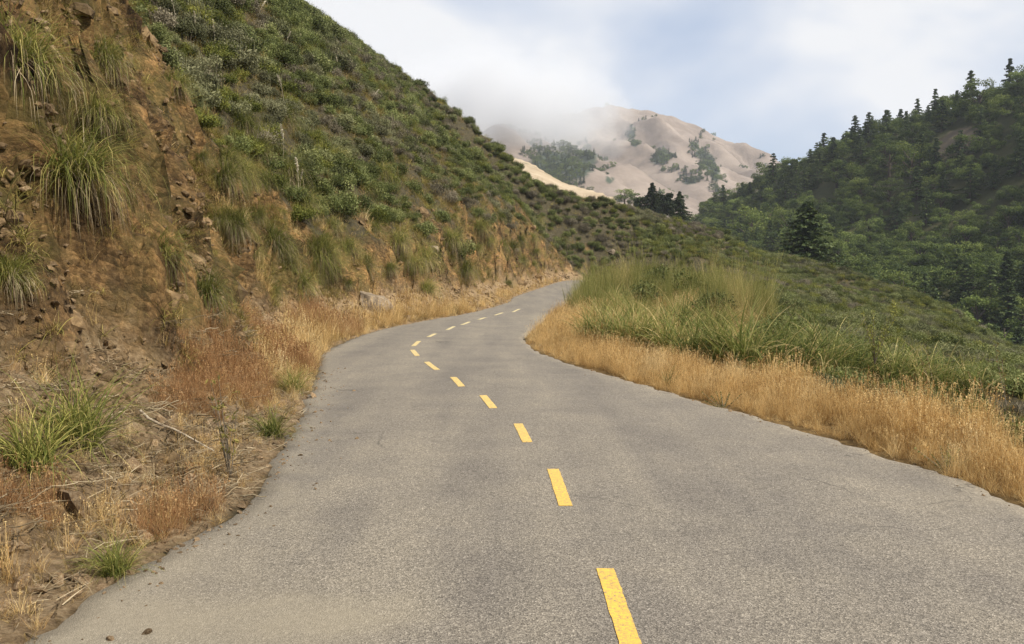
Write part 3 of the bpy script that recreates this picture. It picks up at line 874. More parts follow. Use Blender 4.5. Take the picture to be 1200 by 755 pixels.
# ------------------------------------------------------------------ plant builders
def blades(acc, n, L, W, e0=(0.9, 1.5), droop=(0.15, 0.4), r0=0.1, segs=5, az=None, tint=(0, 1), g=None, zj=0.02, taper=1.0, base=(0, 0, 0), curl=0.15):
    g = g or rng
    a = g.uniform(0, 2 * np.pi, n) if az is None else g.normal(az[0], az[1], n)
    e = g.uniform(e0[0], e0[1], n)
    dr = g.uniform(droop[0], droop[1], n)
    Ls = L * g.uniform(0.55, 1.1, n)
    ds = Ls / segs
    rr = r0 * np.sqrt(g.uniform(0, 1, n)); ra = g.uniform(0, 2 * np.pi, n)
    p = np.stack([base[0] + rr * np.cos(ra), base[1] + rr * np.sin(ra), base[2] + g.uniform(-zj, zj, n)], -1)
    tw = g.uniform(-0.9, 0.9, n)
    Wd = W * g.uniform(0.6, 1.3, n)
    V = np.zeros((n, segs + 1, 2, 3))
    for k in range(segs + 1):
        wv = np.stack([-np.sin(a + tw), np.cos(a + tw), 0.35 * np.sin(tw)], -1)
        f = (1 - (k / segs) ** 1.6 * taper) if k else 0.7
        V[:, k, 0] = p - wv * (Wd * 0.5 * f)[:, None]
        V[:, k, 1] = p + wv * (Wd * 0.5 * f)[:, None]
        p = p + np.stack([np.cos(e) * np.cos(a), np.cos(e) * np.sin(a), np.sin(e)], -1) * ds[:, None]
        e = np.maximum(e - dr * (0.5 + k / segs * 1.2), -1.45)
        a = a + g.normal(0, curl, n) * 0.5
    i = np.arange(n)[:, None] * (segs + 1) * 2 + np.arange(segs)[None, :] * 2
    i = i.ravel()
    F = np.stack([i, i + 1, i + 3, i + 2], -1)
    t = np.repeat(np.clip(g.uniform(tint[0], tint[1], n), 0, 1), (segs + 1) * 2)
    # blade tips dry out
    tip = np.tile(np.repeat(np.linspace(0, 1, segs + 1) ** 2, 2), n) * 0.22
    acc.put(V.reshape(-1, 3), F, np.clip(t + tip, 0, 1))

def leaves(acc, c, n, rad, size, tint=0.5, tvar=0.35, shell=0.6, g=None, aspect=1.7, up=0.25):
    """leaf-sized quads through an ellipsoid"""
    g = g or rng
    d = g.normal(size=(n, 3)); d /= np.linalg.norm(d, axis=1)[:, None]
    r = shell + (1 - shell) * g.uniform(0, 1, n)
    r *= g.uniform(0.75, 1.12, n)
    p = np.asarray(c) + d * r[:, None] * np.asarray(rad)
    nr = d * 0.6 + g.normal(size=(n, 3)) * 0.75 + np.array([0, 0, up])
    nr /= np.linalg.norm(nr, axis=1)[:, None]
    q = g.normal(size=(n, 3))
    u = np.cross(nr, q); u /= np.linalg.norm(u, axis=1)[:, None] + 1e-9
    w = np.cross(nr, u)
    s = size * g.uniform(0.6, 1.35, n)
    u *= (s * 0.5 * aspect)[:, None]; w *= (s * 0.5)[:, None]
    V = np.stack([p - u, p + w * 0.9, p + u, p - w * 0.9], 1)
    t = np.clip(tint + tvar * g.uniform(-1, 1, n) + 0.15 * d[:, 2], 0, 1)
    F = np.arange(n * 4).reshape(-1, 4)
    acc.put(V.reshape(-1, 3), F, np.repeat(t, 4))

def tube(acc, pts, rads, sides=6, tint=0.5):
    pts = np.asarray(pts, float); n = len(pts)
    d = np.gradient(pts, axis=0); d /= np.linalg.norm(d, axis=1)[:, None] + 1e-9
    ref = np.where(np.abs(d[:, 2:3]) > 0.9, np.array([[1.0, 0, 0]]), np.array([[0, 0, 1.0]]))
    u = np.cross(d, ref); u /= np.linalg.norm(u, axis=1)[:, None] + 1e-9
    w = np.cross(d, u)
    th = np.linspace(0, 2 * np.pi, sides, endpoint=False)
    V = pts[:, None] + (u[:, None] * np.cos(th)[None, :, None] + w[:, None] * np.sin(th)[None, :, None]) * np.asarray(rads)[:, None, None]
    i = np.arange(n - 1)[:, None] * sides + np.arange(sides)[None]
    j = np.arange(n - 1)[:, None] * sides + (np.arange(sides)[None] + 1) % sides
    F = np.stack([i, j, j + sides, i + sides], -1).reshape(-1, 4)
    acc.put(V.reshape(-1, 3), F, tint)

# --- shrubs
def shrub_meshes(name, k, matl, n=1500, flat=0.75, leaf=0.055, lobes=9, twig=6):
    g = np.random.default_rng(100 + k)
    A = Acc()
    for _ in range(lobes):
        a, r = g.uniform(0, 6.28), 0.42 * math.sqrt(g.uniform(0, 1))
        h = g.uniform(0.18, 0.62) * flat * (1.15 - r)
        R = g.uniform(0.16, 0.30)
        leaves(A, (r * math.cos(a), r * math.sin(a), h), n // lobes, (R, R, R * g.uniform(0.7, 1.0)), leaf, g.uniform(0.25, 0.7), 0.3, 0.45, g)
    blades(A, 60, 0.55, leaf * 0.45, (0.5, 1.5), (0, 0.12), 0.4, 3, tint=(0.3, 1), g=g, base=(0, 0, 0.25 * flat))
    fol = A.mesh(name + '_foliage', matl)
    B = Acc()
    for _ in range(twig):
        a, e = g.uniform(0, 6.28), g.uniform(0.6, 1.4)
        L = g.uniform(0.3, 0.55)
        v = np.array([math.cos(a) * math.cos(e), math.sin(a) * math.cos(e), math.sin(e)])
        t = np.linspace(0, 1, 4)[:, None]
        tube(B, t * v * L + np.array([0, 0, -0.08]) + g.normal(0, 0.012, (4, 3)), np.linspace(0.018, 0.005, 4), 4)
    return fol, B.mesh(name + '_stems', M['bark'])
SHRUB = [shrub_meshes('shrub', k, M['scrub'], 2500, f, lf, 13) for k, (f, lf) in enumerate([(0.7, 0.036), (0.55, 0.032), (0.8, 0.04), (0.62, 0.03), (0.5, 0.04)])]
SHRUB += [shrub_meshes('grey_brush', 10 + k, M['scrub_grey'], 2200, f, 0.028, 12, 9) for k, f in enumerate([0.7, 0.55])]
SHRUB += [shrub_meshes('bright_shrub', 20 + k, M['scrub_bright'], 2200, f, 0.034, 13) for k, f in enumerate([0.7, 0.55])]
NS = len(SHRUB)

def in_view(x, y, z, m=70):
    px, py, dd = to_px(np.stack([x, y, z], -1))
    return (dd > 1) & (px > -m) & (px < 1200 + m) & (py > -m) & (py < 755 + m), px, py

# where scrub grows: the uncut hillside and the slope below the road
cx, cy = np.meshgrid(np.arange(-70, 100, 0.68), np.arange(4, 145, 0.68))
cx = (cx + rng.uniform(-0.34, 0.34, cx.shape)).ravel(); cy = (cy + rng.uniform(-0.34, 0.34, cy.shape)).ravel()
cz, kc, kt, kb, kuL, kuR, kue = zi(cx, cy, True)
vis, cpx, cpy = in_view(cx, cy, cz, 130)
dens = fbm(cx / 4.5, cy / 4.5, 3, 201) + 2.0 * sm(8, 12, cx)
ridge_y = np.interp(cx, RIDGE[:, 0], RIDGE[:, 1])
keep = vis & (cy < ridge_y + 6) & (((cx > 33) & (cy > 95)) | ((kuL > np.where(cx > 9, 0.2, 2.0)) & (kc < 0.35)) | ((kuR > 0) & (kb < 0.45))) & ((dens > -0.85) | (kuR > 0)) & ~((kuR > 0) & (kuR < 2.6) & (cy < 17))
far_thin = rng.uniform(0, 1, len(cx)) < np.where(cy < 60, 1.0, 0.72)
keep &= far_thin
cx, cy, cz, cpx, cpy, cside = cx[keep], cy[keep], cz[keep], cpx[keep], cpy[keep], (kuL > 0)[keep]
sc = rng.uniform(0.62, 1.35, len(cx)) * (1 + 0.35 * (rng.uniform(0, 1, len(cx)) > 0.93)) * (0.85 + 0.3 * fbm(cx / 7, cy / 7, 2, 211) + 0.004 * cy)
sc *= np.where(cside, 1.0, 0.95) * np.where(~cside & (cy < 17), 0.62, 1.0)
zone = fbm(cx / 8 + 3, cy / 8, 3, 221)
pick = rng.integers(0, 5, len(cx))
rr = rng.uniform(0, 1, len(cx))
pick = np.where(rr < np.clip(0.10 + 0.75 * zone, 0.02, 0.6), 5 + rng.integers(0, 2, len(cx)), pick)
pick = np.where((rr > 0.9 + 0.25 * zone) | (~cside & (rr > 0.72)) | (cside & (cx > 14) & (rr > 0.75)), 7 + rng.integers(0, 2, len(cx)), pick)
rot = rng.uniform(0, 6.28, len(cx))
size_px = sc / cy
size_px = np.where((cpx < -10) | (cpx > 1210) | (cpy < -15), 0, size_px)
order = np.argsort(-size_px)
lead = order[:280]
rest = order[280:]
print('shrubs', len(cx))
KIND = ['dark green coastal shrub', 'grey brown twiggy shrub', 'yellow green leafy shrub']
CUTS = []
for i in lead:
    k = pick[i]
    kind = 0 if k < 5 else 1 if k < 7 else 2
    if cside[i]:
        q = cpx[i]
        where = ('above the near bank' if q < 260 else 'above the plumed tuft row' if q < 420 else 'above the boulder' if q < 520 else
                 'above the sandy slide' if q < 640 else 'on the spur beyond the bend') + (', high up' if cpy[i] < 90 else '')
    else:
        where = 'behind the ' + ('fennel stand' if cpx[i] < 860 else 'reed row, middle part' if cpx[i] < 1010 else 'reed row, right part' if cpx[i] < 1120 else 'leafy bushes') + (', low down' if cy[i] < 32 else ', farther off')
    size_ = ''
    if sc[i] > 1.55:
        size_ = 'big '
    elif sc[i] < 1.1:
        size_ = 'small '
    e = add(['green_shrub', 'grey_shrub', 'bright_shrub'][kind], None, label=size_ + KIND[kind] + ' ' + where, cat='shrub', group=size_ + KIND[kind] + 's ' + where,
            loc=(cx[i], cy[i], cz[i] - 0.05), rot=(0, 0, rot[i]), scale=sc[i])
    add('foliage', SHRUB[k][0], e); add('stems', SHRUB[k][1], e)
scatter('scrub_cover', [s[0] for s in SHRUB], np.stack([cx, cy, cz - 0.05], -1)[rest], rot[rest], sc[rest], pick[rest], label='dense low coastal scrub covering the hillsides', cat='scrub')

# --- grasses
def clump(name, matl, n, L, W, e0, droop, r0, segs=3, seed=1, tint=(0, 1), heads=0, headmat=None):
    g = np.random.default_rng(seed)
    A = Acc()
    blades(A, n, L, W, e0, droop, r0, segs, tint=tint, g=g)
    if heads:
        for _ in range(heads):
            a, rad = g.uniform(0, 6.28), r0 * math.sqrt(g.uniform(0, 1))
            h = L * g.uniform(0.75, 1.15)
            b = np.array([rad * math.cos(a), rad * math.sin(a), 0])
            lean = np.array([g.normal(0, 0.16), g.normal(0, 0.16), 1]) * h
            leaves(A, b + lean, 6, (0.008, 0.008, 0.055 * L / 0.4), 0.0085, 0.78 if g.uniform() < 0.7 else 0.0, 0.2, 0.2, g, 2.8)
            t = np.linspace(0, 1, 3)[:, None]
            pts = b + t * lean
            wv = np.array([-math.sin(a), math.cos(a), 0]) * W * 0.22
            V = np.stack([pts - wv, pts + wv], 1).reshape(-1, 3)
            A.put(V, np.array([[0, 1, 3, 2], [2, 3, 5, 4]]), 0.6)
    return A.mesh(name, matl)
STRAW = [clump('straw', M['straw'], 56, L, 0.0050, (0.6, 1.5), (0.05, 0.5), 0.11, 4, 300 + k, (0.1, 1), 12) for k, L in enumerate([0.42, 0.5, 0.36, 0.55])]
OLD = [clump('old_grass', M['oldstraw'], 30, L, 0.007, (0.3, 1.45), (0.1, 0.5), 0.10, 3, 320 + k, (0, 1), 3) for k, L in enumerate([0.30, 0.38, 0.24])]
RUS = [clump('russet', M['russet'], 46, L, 0.0038, (0.7, 1.5), (0.0, 0.3), 0.10, 3, 340 + k, (0, 1), 10) for k, L in enumerate([0.36, 0.30, 0.42])]
OLV = [clump('olive', M['olive'], 40, L, 0.008, (-0.1, 1.2), (0.2, 0.6), 0.10, 4, 360 + k, (0, 1)) for k, L in enumerate([0.40, 0.5, 0.3])]
GRN = [clump('green_grass', M['reed'], 30, L, 0.011, (0.8, 1.5), (0.05, 0.35), 0.10, 4, 380 + k, (0.1, 0.9)) for k, L in enumerate([0.7, 0.9])]
FEN = [clump('fennel', M['fennel'], 70, L, 0.010, (0.9, 1.52), (0.0, 0.22), 0.16, 4, 390 + k, (0, 1), 26) for k, L in enumerate([1.1, 1.35, 0.9])]

def jit(x0, x1, y0, y1, step):
    a, b = np.meshgrid(np.arange(x0, x1, step), np.arange(y0, y1, step))
    return (a + rng.uniform(-.5, .5, a.shape) * step).ravel(), (b + rng.uniform(-.5, .5, b.shape) * step).ravel()

def grow(name, srcs, x, y, test, scale, label, cat, thin=None, lean=0.0, m=60):
    z, c_, t_, b_, l_, r_, e_ = zi(x, y, True)
    v, px, py = in_view(x, y, z, m)
    k = v & test(x, y, z, c_, t_, b_, l_, r_, e_)
    if thin is not None:
        k &= rng.uniform(0, 1, len(x)) < thin(x, y)
    x, y, z = x[k], y[k], z[k]
    n = len(x)
    tilt = rng.normal(0, 0.10, (n, 2))
    rz = rng.uniform(0, 6.28, n)
    print(name, n)
    return scatter(name, srcs, np.stack([x, y, z - 0.015], -1), rz, scale(x, y) * rng.uniform(0.7, 1.3, n), rng.integers(0, len(srcs), n), tilt, label, cat)

# golden verge on the valley side
x1, y1 = jit(-2, 16, 0.8, 16, 0.085); x2, y2 = jit(-2, 12, 16, 34, 0.14); x3, y3 = jit(1, 20, 34, 95, 0.42)
x, y = np.r_[x1, x2, x3], np.r_[y1, y2, y3]
grow('dry_verge_grass', STRAW, x, y, lambda x, y, z, c, t, b, l, r, e: (r > 0.06 + 0.10 * fbm(x / .5, y / .5, 2, 5)) & (r < np.where(y < 17, 0.8 + 0.5 * sm(6, 14, y), 2.2) + 0.45 * fbm(x / 2, y / 2, 2, 15) + 2.5 * (y > 17) * (rng.uniform(0, 1, len(x)) < 0.4)),
     lambda x, y: (0.36 + 0.20 * sm(0, 0.8, -sdist(x, y, RIGHT_P))) * np.where(y > 16, 1.25, 1.0) * (1 + 0.35 * fbm(x / 1.3, y / 1.3, 2, 23)), 'golden dry grass along the valley side of the road', 'grass', thin=lambda x, y: 0.55 + 0.45 * sm(-0.35, 0.15, fbm(x / 0.8, y / 0.8, 3, 29)), m=420)
# dry grass and russet grass on the uphill side
x1, y1 = jit(-8, 1, 2.5, 14, 0.10); x2, y2 = jit(-8, 3, 14, 34, 0.15); x3, y3 = jit(-6, 8, 34, 95, 0.35)
x, y = np.r_[x1, x2, x3], np.r_[y1, y2, y3]
edge_t = lambda l, e, x, y: np.clip(np.exp(-((l - 0.25) / 0.5) ** 2) * 0.95 + 0.22 * (e < 1.5) * (fbm(x / 1.5, y / 1.5, 3, 31) > -0.1), 0, 1)
grow('dry_bank_grass', OLD + STRAW[:2], x, y, lambda x, y, z, c, t, b, l, r, e: (l > -0.02 + 0.10 * fbm(x / .5, y / .5, 2, 6)) & (c > 0.3) & (rng.uniform(0, 1, len(x)) < edge_t(l, e, x, y) * (0.65 + 0.35 * sm(9, 14, y))),
     lambda x, y: (0.38 + 0.62 * sm(9, 15, y)) * (0.55 + 0.45 * sm(-0.05, 0.5, sdist(x, y, LEFT_P))) + 0.12 * fbm(x, y, 2, 33), 'straw coloured grass at the foot of the earth bank', 'grass')
RUSC = [(255, 455, .5, .6), (290, 440, .5, .6), (205, 612, 0.2, 0.28), (235, 598, .18, .25), (15, 600, .22, .3), (385, 385, .9, 1.6), (310, 405, .6, .9), (560, 352, 1.0, 5), (340, 435, .35, .8), (215, 470, .3, .4)]
RC = [(hit(a, b), rx, ry) for a, b, rx, ry in RUSC]
def rus_w(x, y):
    w = np.zeros(len(x))
    for c, rx, ry in RC:
        if c is not None:
            w = np.maximum(w, np.exp(-((x - c[0]) / rx) ** 2 - ((y - c[1]) / ry) ** 2))
    return w
x1, y1 = jit(-8, 1, 2.5, 15, 0.075); x2, y2 = jit(-8, 3, 15, 34, 0.13)
x, y = np.r_[x1, x2], np.r_[y1, y2]
grow('russet_grass', RUS, x, y, lambda x, y, z, c, t, b, l, r, e: (l > 0.08) & (e < 1.6) & (rng.uniform(0, 1, len(x)) < sm(0.25, 0.7, rus_w(x, y) + 0.2 * fbm(x, y, 2, 43))),
     lambda x, y: 0.55 + 0.45 * sm(8, 13, y), 'rust coloured fine dry grass in patches below the bank', 'grass')
# thin olive grass hanging on the cut face
x1, y1 = jit(-14, -2, 4, 26, 0.075); x2, y2 = jit(-16, 4, 26, 60, 0.15); x3, y3 = jit(-12, 14, 60, 108, 0.27)
x, y = np.r_[x1, x2, x3], np.r_[y1, y2, y3]
grow('bank_grass', OLV + OLD, x, y, lambda x, y, z, c, t, b, l, r, e: (l > 0.6) & (c > 0.25) & (e > 0) & (rng.uniform(0, 1, len(x)) < 0.10 + 0.70 * sm(-0.1, 0.30, fbm(x / 1.3, y / 1.3, 3, 53) + 0.22 * sm(16, 24, y) - 0.10)),
     lambda x, y: 0.55 + 0.012 * y + 0.25 * fbm(x, y, 2, 55), 'thin olive grass hanging on the earth cut', 'grass')
# low growth between the shrubs
x1, y1 = jit(-40, 14, 14, 70, 0.36); x2, y2 = jit(4, 45, 17, 70, 0.42); x3, y3 = jit(-45, 60, 70, 125, 0.9)
x, y = np.r_[x1, x2, x3], np.r_[y1, y2, y3]
grow('scrub_understory', OLV + OLD + OLV, x, y, lambda x, y, z, c, t, b, l, r, e: ((l > np.where(x > 9, 0.1, 1.5)) & (c < 0.6)) | ((r > 1.2) & (b < 0.8)), lambda x, y: 0.8 + 0.012 * y, 'low olive grass growing between the shrubs', 'grass')
# the green stand on the inside of the bend
x, y = jit(0, 16, 18, 62, 0.33)
def stand(x, y, z, c, t, b, l, r, e):
    far_edge = 3.6 + 5.2 * np.exp(-((y - 36) / 12) ** 2)
    return (r > 1.5 + 0.5 * fbm(x, y, 2, 63) - 0.8 * sm(24, 34, y)) & (r < far_edge)
grow('tall_green_grass', GRN + FEN, x, y, lambda *a: stand(*a) & (rng.uniform(0, 1, len(x)) < 0.38 + 0.3 * sm(24, 36, y)), lambda x, y: (0.62 + 0.28 * sm(24, 40, y)) * (1 + 0.5 * fbm(x / 2.2, y / 2.2, 3, 65)) * np.exp(rng.normal(0, 0.22, len(x))), 'tall feathery green growth on the inside of the bend', 'grass')

# ------------------------------------------------------------------ pampas tufts, weeds and stalks (each one a thing)
def pampas_meshes(k, hang):
    """local +X points downhill"""
    g = np.random.default_rng(500 + k)
    A, D = Acc(), Acc()
    if hang:
        blades(A, 420, 1.05, 0.0085, (0.0, 1.45), (0.18, 0.62), 0.2, 7, az=(0, 1.25), tint=(0.05, 0.85), g=g, curl=0.3)
        blades(A, 230, 0.8, 0.008, (0.6, 1.5), (0.08, 0.45), 0.18, 6, tint=(0.05, 0.75), g=g, curl=0.3)
        blades(D, 230, 0.85, 0.008, (-0.7, 0.9), (0.25, 0.6), 0.2, 6, az=(0, 1.0), tint=(0, 0.75), g=g, curl=0.35)
        blades(D, 9, 0.75, 0.014, (1.0, 1.5), (0.0, 0.06), 0.14, 4, tint=(0.5, 1), g=g)
    else:
        blades(A, 260, 1.1, 0.013, (0.75, 1.5), (0.10, 0.42), 0.17, 7, tint=(0.1, 0.8), g=g)
        blades(A, 90, 0.8, 0.013, (0.2, 1.0), (0.2, 0.5), 0.17, 6, tint=(0.1, 0.8), g=g)
        blades(D, 70, 0.7, 0.011, (-0.1, 0.8), (0.2, 0.5), 0.2, 5, tint=(0, 0.8), g=g)
    return A.mesh('pampas_blades', M['pampas']), D.mesh('pampas_dead', M['deadleaf'])
HANG = [pampas_meshes(k, True) for k in range(4)]
UPR = [pampas_meshes(20 + k, False) for k in range(3)]
def reed_meshes(k):
    g = np.random.default_rng(560 + k)
    A, D = Acc(), Acc()
    blades(A, 190, 1.25, 0.020, (0.85, 1.52), (0.08, 0.40), 0.20, 7, tint=(0.1, 0.85), g=g)
    blades(D, 30, 0.9, 0.013, (0.3, 1.3), (0.1, 0.4), 0.2, 5, tint=(0.3, 1), g=g)
    return A.mesh('reed_blades', M['reed']), D.mesh('reed_dead', M['straw'])
REED = [reed_meshes(k) for k in range(4)]
def plume_mesh(k):
    g = np.random.default_rng(590 + k)
    A = Acc()
    t = np.linspace(0, 1, 6)[:, None]
    lean = np.array([g.normal(0.1, 0.15), g.normal(0, 0.15), 1.0])
    pts = t * lean * 1.1 + np.array([0.3, 0, -0.1]) * t ** 2
    tube(A, pts, np.linspace(0.008, 0.004, 6), 4, 0.3)
    for q in np.linspace(0.72, 1.0, 14):
        p = lean * 1.1 * q + np.array([0.3, 0, -0.1]) * q ** 2
        leaves(A, p, 7, (0.028, 0.028, 0.04), 0.022, 0.6, 0.3, 0.2, g, 3.0)
    return A.mesh('plume', M['plume'])
PLUME = [plume_mesh(k) for k in range(3)]

def tuft(p, mesh, scale, label, name, group, cat='grass tuft', dead='dead_blades', plumes=0, seed=0):
    g = np.random.default_rng(seed)
    gx_, gy_ = grad(np.array([p[0]]), np.array([p[1]]), 0.4)
    az = math.atan2(-gy_[0], -gx_[0]) + g.normal(0, 0.25)
    e = add(name, None, label=label, cat=cat, group=group, loc=(p[0], p[1], p[2] - 0.04), rot=(0, 0, az), scale=scale)
    add('leaf_blades', mesh[0], e)
    add(dead, mesh[1], e)
    for q in range(plumes):
        add('plume', PLUME[(seed + q) % 3], e, loc=(g.normal(0, .08), g.normal(0, .08), 0.1), rot=(0, 0, g.uniform(0, 6.28)), scale=0.75 + 0.4 * g.uniform())
    return e

# px, py of the root crown, scale, label, plumes
BANK_TUFTS = [
    (20, 75, 1.05, 'big olive pampas tuft at the top of the bank, cut by the picture edge', 0),
    (88, 205, 1.05, 'huge hanging pampas tuft on the near bank above the dark crack', 0),
    (118, 70, 0.75, 'pampas tuft with dark dead skirt high on the near bank', 0),
    (185, 300, 0.75, 'sparse olive tuft on the near bank beside the huge hanging tuft', 0),
    (232, 105, 0.8, 'green tuft just behind the brow of the near bank', 0),
    (205, 100, 0.7, 'small tuft on the brow of the near bank', 0),
    (328, 140, 1.25, 'rounded green tuft at the top of the cut under grey brush', 1),
    (300, 180, 1.15, 'shaggy yellow green tuft left of the long tuft row on the cut', 0),
    (338, 205, 1.25, 'upper tuft of the long row hanging down the middle of the cut', 1),
    (352, 240, 1.2, 'lower tuft of the long row with pale plumes beside it', 2),
    (372, 305, 1.45, 'large dark hearted tuft low on the cut left of the boulder', 0),
    (318, 285, 1.1, 'yellow green tuft low on the cut, left of the dark hearted one', 0),
    (445, 205, 1.25, 'green tuft under the scrub edge above the boulder', 0),
    (390, 185, 1.05, 'tuft on the cut above the plumed row, near the scrub edge', 0),
    (425, 312, 1.0, 'small tuft standing just above the pale boulder', 0),
    (495, 305, 1.5, 'dark green tuft on the cut right of the boulder', 0),
    (528, 285, 1.4, 'grey green tuft in the middle of the farther cut', 0),
    (560, 268, 1.7, 'pale green tuft on the farther cut below the scrub', 0),
    (262, 215, 0.95, 'yellowish tuft in the hollow behind the near bank', 0),
    (275, 270, 0.95, 'lower yellowish tuft in the hollow behind the near bank', 0),
    (285, 150, 1.1, 'green tuft at the scrub edge behind the near bank', 0),
    (600, 290, 1.5, 'tuft at the foot of the sandy slide', 0),
    (545, 318, 1.3, 'yellow tuft low beside the sandy slide', 0),
    (630, 262, 1.8, 'faint green tuft high on the last cut before the bend', 0),
    (660, 285, 1.8, 'tuft on the last cut right before the bend', 0),
    (350, 335, 1.0, 'low tuft at the bank foot left of the dark hearted one', 0),
    (240, 345, 0.7, 'thin tuft on the lower near bank above the rust grass', 0),
    (12, 320, 0.45, 'small green tuft on the near bank at the picture edge', 0),
    (115, 135, 0.6, 'limp tuft below the dark skirted one on the near bank', 0),
    (465, 285, 1.2, 'narrow tuft above and right of the pale boulder', 0),
]
for k, (px, py, s_, lab, pl) in enumerate(BANK_TUFTS):
    p = hit(px, py)
    if p is None:
        continue
    tuft(p, HANG[k % 4], s_ * (0.95 if p[1] < 17 else 1.02), lab, 'pampas_tuft', 'pampas tufts on the earth cut', plumes=pl, seed=k)
for k, (px, py, s_, lab) in enumerate([(40, 548, 0.62, 'upright green tuft on the lower left bank at the picture edge'), (92, 520, 0.72, 'upright green tuft on the lower left bank with arching blades'),
                                       (318, 512, 0.45, 'green grass tuft at the left road edge below the rust grass'), (135, 672, 0.34, 'small green tuft at the left road edge near the yellow stone'),
                                       (342, 460, 0.5, 'yellow green tuft at the left road edge where the road bends')]):
    p = hit(px, py)
    tuft(p, UPR[k % 3], s_, lab, 'green_tuft', 'upright green tufts beside the road', seed=60 + k)
# a further sprinkling of alike tufts along the cut
g9 = np.random.default_rng(77)
n_extra = 0
def tw_(px, py):
    return ('in the hollow behind the near bank' if px < 300 else 'around the plumed tuft row' if px < 410 else 'on the cut above the boulder' if px < 480 else 'on the cut right of the boulder' if px < 560 else
            'beside the sandy slide' if px < 630 else 'on the last cut before the bend') + (', near its top' if py < 235 else ', halfway up' if py < 300 else ', near the road')
for _ in range(900):
    px, py = g9.uniform(230, 700), g9.uniform(90, 345)
    p = hit(px, py)
    if p is None or n_extra >= 62:
        continue
    m_ = zi(np.array([p[0]]), np.array([p[1]]), True)
    if m_[1][0] < 0.4 and g9.uniform() > 0.25 or m_[4][0] < 1.2 or p[1] > 100 or p[1] < 17 or (px < 300 and g9.uniform() > 0.35):
        continue
    tuft(p, HANG[g9.integers(4)], g9.uniform(0.45, 1.0) * (0.78 + p[1] / 90), ('olive pampas tuft ' + tw_(px, py)), 'pampas_tuft', 'tufts ' + tw_(px, py), seed=200 + n_extra)
    n_extra += 1
# pale plumes standing in the scrub, upper left
PW = ['by the top picture edge', 'below the top edge pair', 'right of the top edge pair', 'far left one', 'just below the far left one', 'left of the middle three', 'in the middle of the middle three', 'right of the middle three',
      'alone between the middle and lower groups', 'upper of the lower pair', 'lower of the lower pair', 'right of the far left pair', 'touching the top picture edge', 'rightmost along the top edge']
for k, (px, py) in enumerate([(268, 8), (300, 22), (315, 12), (205, 30), (232, 52), (335, 60), (352, 62), (368, 72), (395, 85), (418, 118), (432, 125), (255, 60), (290, 5), (372, 10)]):
    p = hit(px, py)
    if p is None: continue
    e = add('plume_stalk', PLUME[k % 3], None, label='pale feathery plume stalk in the upper scrub, ' + PW[k], cat='plume', group='plumes in the upper scrub', loc=p - np.array([0, 0, 0.2]), rot=(0, 0, k * 1.3), scale=1.1 + 0.08 * (k % 4))

# the row of green reeds behind the golden verge
REEDS = [(690, 402, 1.0), (712, 404, 1.15), (735, 408, 1.2), (700, 385, 1.1), (760, 412, 1.2), (785, 416, 1.25), (812, 422, 1.2), (842, 426, 1.15), (870, 430, 1.1), (905, 434, 1.0),
         (930, 436, 1.1), (958, 440, 1.05), (985, 443, 1.0), (1010, 446, 0.95), (1045, 450, 0.9), (1075, 455, 0.85), (745, 380, 1.2), (795, 395, 1.3), (830, 400, 1.3), (725, 365, 1.2), (1105, 458, 0.8), (1140, 462, 0.7)]
ORD = 'first second third fourth fifth sixth seventh eighth ninth tenth eleventh twelfth thirteenth fourteenth fifteenth sixteenth seventeenth eighteenth'.split()
front_row = sorted([r_ for r_ in REEDS if r_[1] >= 402 or r_[0] > 900], key=lambda r_: r_[0])
back_row = sorted([r_ for r_ in REEDS if r_ not in front_row], key=lambda r_: r_[0])
for k, (px, py, s_) in enumerate(REEDS):
    p = hit(px, py)
    if p is None:
        continue
    row = front_row if (px, py, s_) in front_row else back_row
    lab = 'green arching reed clump, %s from the bend in the row %s' % (ORD[row.index((px, py, s_))], 'along the golden verge' if row is front_row else 'inside the green stand')
    tuft(p, REED[k % 4], s_ * ((0.62 + 0.028 * p[1]) * (1.12 if px > 850 else 0.82) if p[1] < 22 else 0.85), lab, 'reed_clump', 'reed clumps behind the golden verge', cat='reed clump', dead='dry_blades', seed=300 + k)

def weed(p, h, label, name='roadside_weed', seed=0, matl='scrub_bright', n=6, leafy=14, spread=0.25):
    g = np.random.default_rng(seed)
    A, B = Acc(), Acc()
    for _ in range(n):
        lean = np.array([g.normal(0, spread), g.normal(0, spread), 1.0]) * h * g.uniform(0.6, 1.1)
        t = np.linspace(0, 1, 5)[:, None]
        pts = t * lean + np.array([g.normal(0, .08), g.normal(0, .08), 0]) * t ** 2 * h
        tube(B, pts, np.linspace(0.006, 0.002, 5) * max(h, 0.5), 4)
        for q in range(leafy):
            c = pts[-1] * (0.15 + 0.85 * (q + 1) / leafy)
            leaves(A, c, 5, (0.05 * h, 0.05 * h, 0.05 * h), 0.013 * h + 0.006, 0.55, 0.4, 0.3, g, 2.8)
    e = add(name, None, label=label, cat='weed', loc=p - np.array([0, 0, 0.02]))
    add('stems', B.mesh('weed_stems', M['twig']), e)
    add('leaves', A.mesh('weed_leaves', M[matl]), e)
weed(hit(847, 480), 0.22, 'small green weed at the road edge in front of the golden verge', seed=1, n=9, leafy=8, spread=0.6, matl='reed')
weed(hit(1110, 553), 0.20, 'green weed at the foot of the golden verge nearest the camera', seed=2, n=10, leafy=8, spread=0.7, matl='reed')
weed(G(664, 358, 0.1), 0.75, 'dark green weed on the right road edge before the bend', seed=3, n=9, leafy=9, spread=0.3, matl='scrub')
weed(hit(270, 560), 0.75, 'slender grey green weed stalks on the left verge', seed=4, n=9, leafy=3, spread=0.14, matl='olive')
weed(P(1025, 425, 13), 0.95, 'dark bush stalk with yellow tips rising behind the reeds', seed=5, n=8, leafy=12, spread=0.2, matl='scrub_bright')
